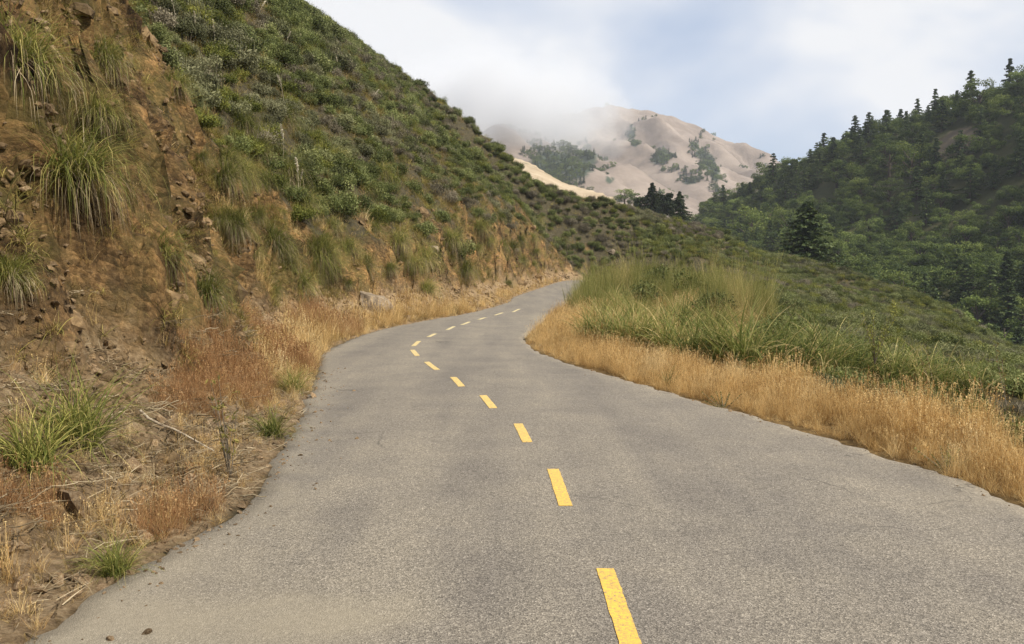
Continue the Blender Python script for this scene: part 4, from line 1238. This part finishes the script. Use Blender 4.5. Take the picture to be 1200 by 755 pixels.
for k, (px, py, h) in enumerate([(1180, 478, 1.25), (1098, 470, 1.15), (1155, 480, 1.0)]):
    weed(hit(px, py), h, ['tall dry seed stalk leaning at the right picture edge', 'pale dry stalk leaning across the reeds', 'short dry seed stalk between two taller ones'][k], 'dry_stalk', 10 + k, 'oldstraw', 2, 10, 0.35)

# leafy bushes at the right edge
for k, (px, py, s_) in enumerate([(1165, 462, 1.35), (1200, 462, 1.25), (1130, 468, 1.0)]):
    p = P(px, py, 11.5 + k)
    e = add('leafy_bush', None, label=['leafy yellow green bush behind the golden verge', 'leafy bush cut off by the right picture edge', 'low leafy bush among the last reeds'][k], cat='bush',
            loc=(p[0], p[1], zg(p[0], p[1]) - 0.05), rot=(0, 0, k), scale=s_)
    add('foliage', SHRUB[7 + k % 2][0], e); add('stems', SHRUB[7][1], e)

for k, (px, py, d, s_, m_, lab) in enumerate([(752, 352, 30, 1.5, 0, 'dark shrub in the middle of the green stand'), (778, 335, 36, 1.7, 2, 'dark shrub at the back of the green stand'), (832, 368, 27, 1.4, 1, 'dark shrub at the right end of the green stand'),
                                              (705, 350, 38, 1.2, 3, 'small shrub at the road side of the green stand'), (812, 345, 34, 1.6, 8, 'yellow green shrub at the right back of the green stand')]):
    p = P(px, py, d)
    e = add('green_shrub', None, label=lab, cat='shrub', loc=(p[0], p[1], zg(p[0], p[1]) - 0.05), rot=(0, 0, k), scale=(s_, s_, s_ * 1.25))
    add('foliage', SHRUB[m_][0], e); add('stems', SHRUB[m_][1], e)
x, y = jit(2, 9, 4, 17, 0.5)
grow('verge_weeds', OLV + GRN + OLD, x, y, lambda x, y, z, c, t, b, l, r, e: (r > 0.1) & (r < 1.6) & (rng.uniform(0, 1, len(x)) < 0.4), lambda x, y: np.full(len(x), 0.55), 'scattered green and brown weeds in the golden verge', 'weeds')
# ------------------------------------------------------------------ stones
import bmesh
def rock_mesh(name, seed, matl, sub=3, ax=(1, .8, .65), rough=0.22):
    g = np.random.default_rng(seed)
    bm = bmesh.new()
    bmesh.ops.create_icosphere(bm, subdivisions=sub, radius=1.0)
    v = np.array([q.co[:] for q in bm.verts])
    for _ in range(9):                                      # break flat faces off it
        n_ = g.normal(size=3); n_ /= np.linalg.norm(n_)
        h = g.uniform(0.55, 0.85)
        d = v @ n_
        v = v - np.clip(d - h, 0, None)[:, None] * n_
    d = 1 + rough * fbm(v[:, 0] * 1.7 + v[:, 2], v[:, 1] * 1.7 - v[:, 2] * 0.7, 4, seed)
    v = v * d[:, None] * np.array(ax)
    for q, c in zip(bm.verts, v):
        q.co = c
    me = bpy.data.meshes.new(name)
    bm.to_mesh(me); bm.free()
    me.materials.append(matl)
    return me
STONES = [rock_mesh('stone', 600 + k, M['stone'], 2, (1, g9.uniform(.6, .9), g9.uniform(.4, .7)), 0.3) for k in range(6)]
BOULD = rock_mesh('boulder', 643, M['boulder'], 4, (0.44, 0.34, 0.34), 0.10)
p = hit(437, 364)
add('boulder', BOULD, label='pale lichen-stained boulder resting at the foot of the earth cut', cat='boulder', loc=p + np.array([0, -0.05, 0.2]), rot=(0.1, 0.15, 0.6), scale=1.5)
for k, (px, py, s_, lab) in enumerate([(84, 660, 0.075, 'yellow stone lying in the debris by the left road edge'), (40, 692, 0.07, 'pale stone half buried in the debris near the bottom left corner'),
                                       (605, 293, 0.5, 'pale rock outcrop high on the farther cut'), (508, 292, 0.42, 'pale rock showing on the cut below the scrub'), (402, 204, 0.3, 'small pale rock at the scrub edge above the cut'),
                                       (885, 297, 1.1, 'pale rock outcrop on the scrub ridge'), (716, 296, 1.0, 'pale rock edge at the end of the cut by the bend'), (845, 295, 0.8, 'small pale rock on the scrub ridge'),
                                       (560, 355, 0.2, 'stone at the foot of the sandy slide'), (120, 690, 0.045, 'small stone beside the green tuft at the left road edge'),
                                       (10, 640, 0.09, 'dark stone at the left picture edge in the debris'),
                                       (868, 502, 0.035, 'dark pebble lying alone on the asphalt by the verge')]):
    p = hit(px, py) if py != 502 else G(px, py)
    if p is None:
        continue
    add('stone' if s_ < .3 else 'rock', BOULD if 'pale rock' in lab else STONES[k % 6], label=lab, cat='stone' if s_ < .3 else 'rock', loc=p, rot=(g9.uniform(-.4, .4), g9.uniform(-.4, .4), g9.uniform(0, 6)), scale=s_ * (1.6 if 'pale rock' in lab else 1.0))
# loose debris and stones in the broken face
x1, y1 = jit(-9, 0, 2.8, 15, 0.085); x2, y2 = jit(-12, 2, 15, 40, 0.2); x3, y3 = jit(-8, 10, 40, 100, 0.5)
x, y = np.r_[x1, x2, x3], np.r_[y1, y2, y3]
z, c_, t_, b_, l_, r_, e_ = zi(x, y, True)
v_, _, _ = in_view(x, y, z)
den = np.where(e_ < 0.5, 0.8 * sm(-0.1, 0.3, l_), 0.25 + 0.35 * (fbm(x / 1.2, y / 1.2, 3, 72) > 0.1))
k_ = v_ & (l_ > -0.04) & (c_ > 0.3) & (rng.uniform(0, 1, len(x)) < den)
x, y, z, e_ = x[k_], y[k_], z[k_], e_[k_]
ss = 0.016 * np.exp(rng.normal(0.25, 0.6, len(x))) * (1 + 0.03 * y)
scatter('debris', STONES, np.stack([x, y, z], -1), rng.uniform(0, 6.28, len(x)), ss, rng.integers(0, 6, len(x)), rng.normal(0, 0.6, (len(x), 2)), 'loose stones and broken earth fallen from the cut', 'debris')
# clods and broken shale all over the face
M['clod'] = rock_material('earth_clod', [(0.30, (0.040, 0.028, 0.018)), (0.45, (0.13, 0.085, 0.042)), (0.6, (0.27, 0.185, 0.095)), (0.75, (0.42, 0.32, 0.19))], 0.6)
CLODS = [rock_mesh('clod', 680 + k, M['clod'], 1, (1, g9.uniform(.5, .9), g9.uniform(.3, .6)), 0.35) for k in range(6)]
x1, y1 = jit(-12, -1, 4, 19, 0.052); x2, y2 = jit(-13, 2, 19, 45, 0.11); x3, y3 = jit(-6, 12, 45, 104, 0.25)
x, y = np.r_[x1, x2, x3], np.r_[y1, y2, y3]
z, c_, t_, b_, l_, r_, e_ = zi(x, y, True)
v_, _, _ = in_view(x, y, z)
k_ = v_ & (l_ > 0.5) & (c_ > 0.4) & (rng.uniform(0, 1, len(x)) < 0.16 + 0.6 * sm(-0.15, 0.3, fbm(x / 0.9, y / 0.9, 3, 74)))
x, y, z = x[k_], y[k_], z[k_]
ss = 0.024 * np.exp(rng.normal(0.1, 0.68, len(x))) * (1 + 0.022 * y)
x = x + (0.24 * fbm((y + 0.9 * z) / 1.3, (z - 0.9 * y) / 0.55, 4, 46) + 0.10 * np.abs(fbm(y / 0.33, z / 0.3, 3, 47))) * sm(0.3, 0.9, e_[k_])
scatter('shale_rubble', CLODS, np.stack([x, y, z], -1), rng.normal(0.6, 0.5, len(x)), ss, rng.integers(0, 6, len(x)), np.stack([rng.normal(0.7, 0.4, len(x)), rng.normal(0.4, 0.5, len(x))], -1), 'broken shale and clods of earth covering the cut face', 'rubble')
# gravel and crumbs of earth strewn over the broken edges of the asphalt
x1, y1 = jit(-5, 0, 2.8, 14, 0.045); x2, y2 = jit(0, 6, 4.5, 15, 0.06)
x, y = np.r_[x1, x2], np.r_[y1, y2]
l_, r_ = sdist(x, y, LEFT_P), -sdist(x, y, RIGHT_P)
w_ = np.maximum(np.exp(-np.abs(l_ + 0.02) / 0.13), 0.6 * np.exp(-np.abs(r_ + 0.02) / 0.09)) * (0.35 + 0.65 * sm(-0.2, 0.3, fbm(x / 0.5, y / 0.5, 3, 79)))
k_ = (rng.uniform(0, 1, len(x)) < w_ * 0.8) & (l_ < 0.3) & (r_ < 0.3)
x, y, l_, r_ = x[k_], y[k_], l_[k_], r_[k_]
on_ = (l_ < 0) & (r_ < 0)
z = np.where(on_, [road_top(a_, b_) for a_, b_ in zip(x, y)], zi(x, y) + 0.004)
scatter('edge_gravel', STONES, np.stack([x, y, z], -1), rng.uniform(0, 6.28, len(x)), 0.011 * np.exp(rng.normal(0, 0.5, len(x))), rng.integers(0, 6, len(x)), rng.normal(0, 0.5, (len(x), 2)), 'gravel and crumbs of earth strewn along the road edges', 'gravel')
# dead twigs and blades lying in the debris
def twig_mesh(k):
    g = np.random.default_rng(660 + k)
    A = Acc()
    for _ in range(14):
        a, L = g.uniform(0, 6.28), g.uniform(0.08, 0.28)
        c = np.array([g.normal(0, .12), g.normal(0, .12), 0.015])
        d = np.array([math.cos(a), math.sin(a), g.normal(0, .18)])
        t = np.linspace(-.5, .5, 4)[:, None]
        tube(A, c + t * d * L + g.normal(0, .008, (4, 3)), np.full(4, g.uniform(0.0015, 0.0045)), 4, g.uniform(0, 1))
    blades(A, 26, 0.26, 0.009, (-0.1, 0.5), (0.0, 0.25), 0.2, 3, g=g)
    return A.mesh('twigs', M['deadleaf'])
TW = [twig_mesh(k) for k in range(4)]
x, y = jit(-6, 0, 2.8, 16, 0.17)
grow('fallen_twigs', TW, x, y, lambda x, y, z, c, t, b, l, r, e: (l > 0.12) & (e < 0.25) & (rng.uniform(0, 1, len(x)) < 0.7), lambda x, y: np.full(len(x), 0.85), 'dead stems and leaf litter lying in the debris', 'litter')
# two bare fallen sticks
for k, (a, b) in enumerate([((165, 492), (250, 540)), ((560, 0), (0, 0))][:1]):
    pa, pb = hit(*a), hit(*b)
    A = Acc()
    t = np.linspace(0, 1, 8)[:, None]
    tube(A, pa + (pb - pa) * t + np.array([0, 0, 0.07]) + rng.normal(0, .01, (8, 3)), np.linspace(0.013, 0.006, 8), 6)
    add('fallen_stick', A.mesh('fallen_stick', M['twig']), label='long pale stick lying on the debris below the near bank', cat='stick')

# ------------------------------------------------------------------ trees
def conifer(k, H=1.0, matl='conifer', layers=15, wid=0.24, n=9, flat=False):
    g = np.random.default_rng(700 + k)
    A, B = Acc(), Acc()
    t = np.linspace(0, 1, 7)[:, None]
    bend = g.normal(0, 0.012, 2)
    tr = np.c_[bend[0] * t[:, 0] ** 2, bend[1] * t[:, 0] ** 2, t[:, 0] * 0.98]
    tube(B, tr - np.array([0, 0, 0.04]), np.linspace(0.022, 0.003, 7), 7)
    for i in range(layers):
        f = i / (layers - 1)
        h0 = 0.10 + 0.88 * f
        R = wid * ((1 - f) ** 0.8 if not flat else (1 - f ** 2.2) * (0.75 + .25 * math.sin(i * 2.4))) * g.uniform(0.75, 1.15) + 0.012
        nb = max(4, int(n * (1 - 0.45 * f)))
        for b in range(nb):
            a = 6.28 * b / nb + g.uniform(0, 1.2)
            h = min(0.98, h0 + g.normal(0, 0.022))
            Rb = R * g.uniform(0.4, 1.3)
            dz = -0.22 * Rb if not flat else 0.10 * Rb
            end = np.array([math.cos(a) * Rb, math.sin(a) * Rb, dz])
            p0 = np.array([0, 0, h])
            tube(B, p0 + np.linspace(0, 1, 3)[:, None] * end, np.linspace(0.005, 0.0015, 3), 3)
            m_ = 6
            for q in np.linspace(0.3, 1.0, m_):
                leaves(A, p0 + end * q, 5, (0.030 + .02 * (1 - q), 0.026 + .02 * (1 - q), 0.013), 0.030, 0.25 + 0.45 * q, 0.25, 0.3, g, 1.8, 0.6)
    leaves(A, (0, 0, 0.98), 10, (0.01, 0.01, 0.03), 0.022, 0.6, 0.2, 0.2, g)
    return A.mesh('conifer_crown', M[matl]), B.mesh('conifer_trunk', M['bark'])
def broadleaf(k, matl='broad', lobes=17, wide=0.40, per=190, size=0.027):
    g = np.random.default_rng(740 + k)
    A, B = Acc(), Acc()
    tube(B, np.c_[np.zeros(5), np.zeros(5), np.linspace(-0.05, 0.6, 5)], np.linspace(0.035, 0.014, 5), 7)
    for i in range(lobes):
        a = g.uniform(0, 6.28); h = g.uniform(0.20, 0.86)
        w = wide * math.sqrt(max(0.05, 1 - ((h - 0.42) / 0.56) ** 2))
        r = w * math.sqrt(g.uniform(0.25, 1)) * 0.85
        c = np.array([r * math.cos(a), r * math.sin(a), h])
        tube(B, np.array([[0, 0, h * 0.55]]) * (1 - np.linspace(0, 1, 3)[:, None]) + c * np.linspace(0, 1, 3)[:, None], np.linspace(0.012, 0.003, 3), 4)
        R = g.uniform(0.10, 0.19)
        leaves(A, c, per, (R, R, R * 0.8), size, g.uniform(0.3, 0.7), 0.28, 0.5, g, 1.4, 0.4)
    return A.mesh('broadleaf_crown', M[matl]), B.mesh('broadleaf_trunk', M['bark'])
CON = [conifer(0), conifer(1, wid=0.20, layers=17), conifer(2, wid=0.29, layers=13), conifer(3, wid=0.26, layers=12, n=7)]
BRO = [broadleaf(0), broadleaf(1, wide=0.46), broadleaf(2, wide=0.36), broadleaf(3, 'broad', 14, 0.5)]
BRL = [broadleaf(10, 'broad_light'), broadleaf(11, 'broad_light', 19, 0.46)]
CYP = [conifer(30, matl='cypress', layers=20, wid=0.40, n=16), broadleaf(31, 'cypress', 30, 0.35, 190, 0.042)]
LAY = conifer(40, matl='conifer', layers=20, wid=0.44, n=18)

def hit_f(fn, px, py, d0, d1):
    r = ray(px, py); ds = np.linspace(d0, d1, 1200)
    p = np.array([0, 0, CAM_H]) + ds[:, None] * r
    below = p[:, 2] < fn(p[:, 0], p[:, 1])
    if not below.any():
        return None
    return p[np.argmax(below)]

def tree(meshes, p, h, label, name, group=None, rz=0.0, wide=1.0):
    e = add(name, None, label=label, cat='tree', group=group, loc=(p[0], p[1], p[2] - 0.3), rot=(0, 0, rz), scale=(h * wide, h * wide, h))
    add('crown', meshes[0], e); add('trunk', meshes[1], e)
    return e

# the ones that stand out
TALL = []
def special(px, py, d0, d1, meshes, h, label, name='conifer_tree', fn=zforest, wide=1.0, rz=0.3):
    p = hit_f(fn, px, py, d0, d1)
    if p is None:
        print('MISS', label); return
    TALL.append((p[0], p[1], h))
    tree(meshes, p, h, label, name, None, rz, wide)
def crest(px, meshes, h, label, wide=1.0):
    r = ray(px, 250); ds = np.linspace(220, 480, 400)
    x, y = r[0] * ds, ds
    k = np.argmax((zforest(x, y) - CAM_H) / ds)
    p = np.array([x[k], y[k], zforest(x[k:k + 1], y[k:k + 1])[0]])
    TALL.append((p[0], p[1], h)); tree(meshes, p, h, label, 'conifer_tree', None, px, wide)
crest(1133, CON[2], 17, 'tall dark conifer breaking the wooded skyline above the bare patch')
crest(1178, CON[1], 16, 'conifer standing highest on the wooded skyline at the right')
crest(1092, CON[0], 13, 'dark conifer on the wooded skyline left of the tallest pair')
crest(905, CON[3], 14, 'conifer standing alone at the low end of the wooded skyline', 1.3)
special(1068, 215, 200, 430, BRL[1], 16, 'large pale green round tree on the wooded hill below the bare patch', 'broadleaf_tree')
special(1003, 232, 200, 430, BRL[0], 13, 'round mid green tree standing clear on the wooded hill', 'broadleaf_tree', wide=1.15)
special(880, 295, 200, 430, BRL[0], 18, 'big pale leafy tree at the foot of the wooded hill', 'broadleaf_tree', wide=1.1)
special(922, 285, 200, 430, BRL[1], 14, 'light green tree beside the dark layered conifer', 'broadleaf_tree')
p = P(945, 312, 150)
tree(LAY, p, 11.5, 'dark layered conifer standing on its own behind the scrub ridge', 'conifer_tree', None, 0.5, 1.35)
for k, (px, py, d, h, m_, w) in enumerate([(764, 256, 222, 10.4, 0, 0.95), (777, 257, 226, 9.0, 1, 1.15), (796, 258, 220, 8.6, 0, 1.0), (753, 255, 230, 7.4, 1, 1.0)]):
    q = P(px, py, d); q[2] = max(zpale(q[0], q[1]), q[2] - 1.0)
    tree(CYP[m_], q, h, ['black green cypress at the left middle of the ridge clump', 'tallest black green cypress in the middle of the ridge clump', 'lower cypress at the right end of the ridge clump', 'small cypress at the left end of the ridge clump'][k], 'cypress_tree', 'cypress clump on the ridge', k, w)
special(732, 240, 300, 700, BRO[1], 9.0, 'blue green round tree on the pale grass left of the cypress clump', 'broadleaf_tree', zpale, 1.4)
special(744, 243, 300, 700, BRO[0], 7.5, 'small blue green tree touching the cypress clump from behind', 'broadleaf_tree', zpale, 1.3)

# the wood on the hill across the valley
fx, fy = np.meshgrid(np.arange(50, 420, 5.8), np.arange(140, 470, 5.8))
fx = (fx + rng.uniform(-3, 3, fx.shape)).ravel(); fy = (fy + rng.uniform(-3, 3, fy.shape)).ravel()
fz = zforest(fx, fy)
v_, fpx, fpy = in_view(fx, fy, fz, 60)
bare = np.zeros(len(fx))
for c, rx, ry in ROCKC:
    bare = np.maximum(bare, np.exp(-((fx - c[0]) / rx) ** 2 - ((fy - c[1]) / (ry * 2.2)) ** 2))
# beyond the crest nothing shows: keep what lies within reach of the line of sight
az_ = fx / fy
crest = np.zeros(len(fx))
bins = np.linspace(0.1, 0.75, 60)
bi = np.clip(np.digitize(az_, bins), 0, 60)
elev = (fz - CAM_H) / fy
front = np.ones(len(fx), bool)
for b in range(61):
    q = np.where(bi == b)[0]
    o_ = q[np.argsort(fy[q])]
    best = -9
    for j in o_:
        front[j] = elev[j] + 14 / fy[j] > best
        best = max(best, elev[j])
keep = v_ & (bare < 0.45) & front & (fpy < 470)
for tx, ty, th in TALL:
    keep &= (fx - tx) ** 2 + (fy - ty) ** 2 > (0.22 * th) ** 2
fx, fy, fz, fpx, fpy = fx[keep], fy[keep], fz[keep], fpx[keep], fpy[keep]
zn = fbm(fx / 40, fy / 40, 3, 301)
rr = rng.uniform(0, 1, len(fx))
crest_y = np.interp(fpx, [815, 900, 1000, 1075, 1130, 1200], [262, 212, 172, 145, 128, 108])
kind = np.where(rr < 0.15 + 0.45 * zn + 0.10 * (fpy < crest_y + 16), 0, np.where(rr < 0.82 + 0.2 * zn, 1, 2))     # conifer, broadleaf, light broadleaf
fh = np.where(kind == 0, rng.uniform(8, 14.0, len(fx)), 6.4 * np.exp(rng.normal(0.12, 0.26, len(fx))))
frz = rng.uniform(0, 6.28, len(fx))
sources = CON + BRO + BRL
fidx = np.where(kind == 0, rng.integers(0, 4, len(fx)), np.where(kind == 1, 4 + rng.integers(0, 4, len(fx)), 8 + rng.integers(0, 2, len(fx))))
order = np.argsort(-fh / fy)
FK = [('conifer_tree', 'dark conifer'), ('broadleaf_tree', 'mid green leafy tree'), ('broadleaf_tree', 'light green leafy tree')]
print('trees', len(fx))
for i in order[:285]:
    nm, lb = FK[kind[i]]
    lb = ('tall ' if fh[i] > (12.2 if kind[i] == 0 else 8.6) else 'short ' if fh[i] < (9.8 if kind[i] == 0 else 6.6) else '') + lb
    where = (' near the top of' if fpy[i] < 190 else ' halfway up' if fpy[i] < 290 else ' low on') + ' the far wooded hill, ' + ('right end' if fpx[i] > 1110 else 'right middle' if fpx[i] > 1010 else 'left middle' if fpx[i] > 920 else 'left end')
    tree(sources[fidx[i]], (fx[i], fy[i], fz[i]), fh[i], lb + where, nm, lb + where, frz[i], rng.uniform(1.05, 1.45))
rest = order[285:]
if len(rest):
    sc3 = np.stack([fh[rest] * 1.25, fh[rest] * 1.25, fh[rest]], -1)
    scatter('far_woods', [q[0] for q in sources], np.stack([fx, fy, fz - 0.3], -1)[rest], frz[rest], sc3, fidx[rest], None, 'farther trees of the wood on the hill across the valley', 'woods')

# woods in the folds of the mountain
mx, my = np.meshgrid(np.arange(-60, 420, 5.0), np.arange(800, 1500, 6.5))
mx = (mx + rng.uniform(-2.5, 2.5, mx.shape)).ravel(); my = (my + rng.uniform(-3, 3, my.shape)).ravel()
mz = zmount(mx, my)
v_, mpx, mpy = in_view(mx, my, mz, 0)
wgt = np.zeros(len(mx))
for wx, wy, rx, ry in WOODS:
    wgt = np.maximum(wgt, np.exp(-((mpx - wx) / rx) ** 2 - ((mpy - wy) / ry) ** 2))
k_ = v_ & (rng.uniform(0, 1, len(mx)) < sm(0.3, 0.6, wgt + 0.42 * fbm(mx / 26, my / 26, 4, 311)) + 0.03 * sm(0.02, 0.3, wgt) + 0.0015 * (mpy > 150))
mx, my, mz = mx[k_], my[k_], mz[k_]
mi = rng.integers(0, len(sources), len(mx))
mh = rng.uniform(4, 8.5, len(mx))
print('mountain trees', len(mx))
scatter('mountain_woods', [q[0] for q in sources], np.stack([mx, my, mz - 0.5], -1), rng.uniform(0, 6.28, len(mx)), np.stack([mh * 1.3, mh * 1.3, mh], -1), mi, None, 'dark woods in the folds of the dry mountain', 'woods')

# ------------------------------------------------------------------ air
def volume_box(name, lo, hi, density, label, cat, color=(0.80, 0.87, 1.0), noise=None):
    lo, hi = np.array(lo, float), np.array(hi, float)
    c = np.array([[0, 0, 0], [1, 0, 0], [1, 1, 0], [0, 1, 0], [0, 0, 1], [1, 0, 1], [1, 1, 1], [0, 1, 1]], float)
    f = np.array([[0, 3, 2, 1], [4, 5, 6, 7], [0, 1, 5, 4], [1, 2, 6, 5], [2, 3, 7, 6], [3, 0, 4, 7]])
    m, ns, ls, out = mat(name)
    v = ns.new('ShaderNodeVolumePrincipled')
    v.inputs['Color'].default_value = (*color, 1)
    v.inputs['Density'].default_value = density
    v.inputs['Anisotropy'].default_value = 0.0
    ls.new(v.outputs[0], out.inputs['Volume'])
    o = add(name, mesh_from(name, lo + c * (hi - lo), f, m), label=label, cat=cat, kind='stuff')
    return o, ns, ls, v
volume_box('haze', (-900, -300, -72), (1400, 2300, 420), 0.00013, 'thin pale sea haze filling the valley', 'haze')

# fog lying against the mountain's left shoulder
c0 = P(645, 148, 1080)
fog, ns, ls, vol = volume_box('fog_bank', c0 - np.array([360, 260, 105]), c0 + np.array([210, 330, 140]), 0.01, 'soft bank of sea fog drifting across the mountain shoulder', 'fog', (0.90, 0.915, 0.94))
tcn = ns.new('ShaderNodeTexCoord')
mpn = ns.new('ShaderNodeMapping'); ls.new(tcn.outputs['Generated'], mpn.inputs[0])
mpn.inputs['Location'].default_value = (-1, -1, -1); mpn.inputs['Scale'].default_value = (2, 2, 2)
ln = ns.new('ShaderNodeVectorMath'); ln.operation = 'LENGTH'; ls.new(mpn.outputs[0], ln.inputs[0])
gpos = ns.new('ShaderNodeNewGeometry')
fn = noise_node(ns, ls, gpos.outputs['Position'], 0.011, 5, 0.55, 0.3)
fall = maprange(ns, ls, math_node(ns, ls, 'ADD', ln.outputs['Value'], math_node(ns, ls, 'MULTIPLY_ADD', fn, -1.5)), -0.45, 0.40, 1.0, 0.0)
ls.new(math_node(ns, ls, 'MULTIPLY', fall, 0.030), vol.inputs['Density'])
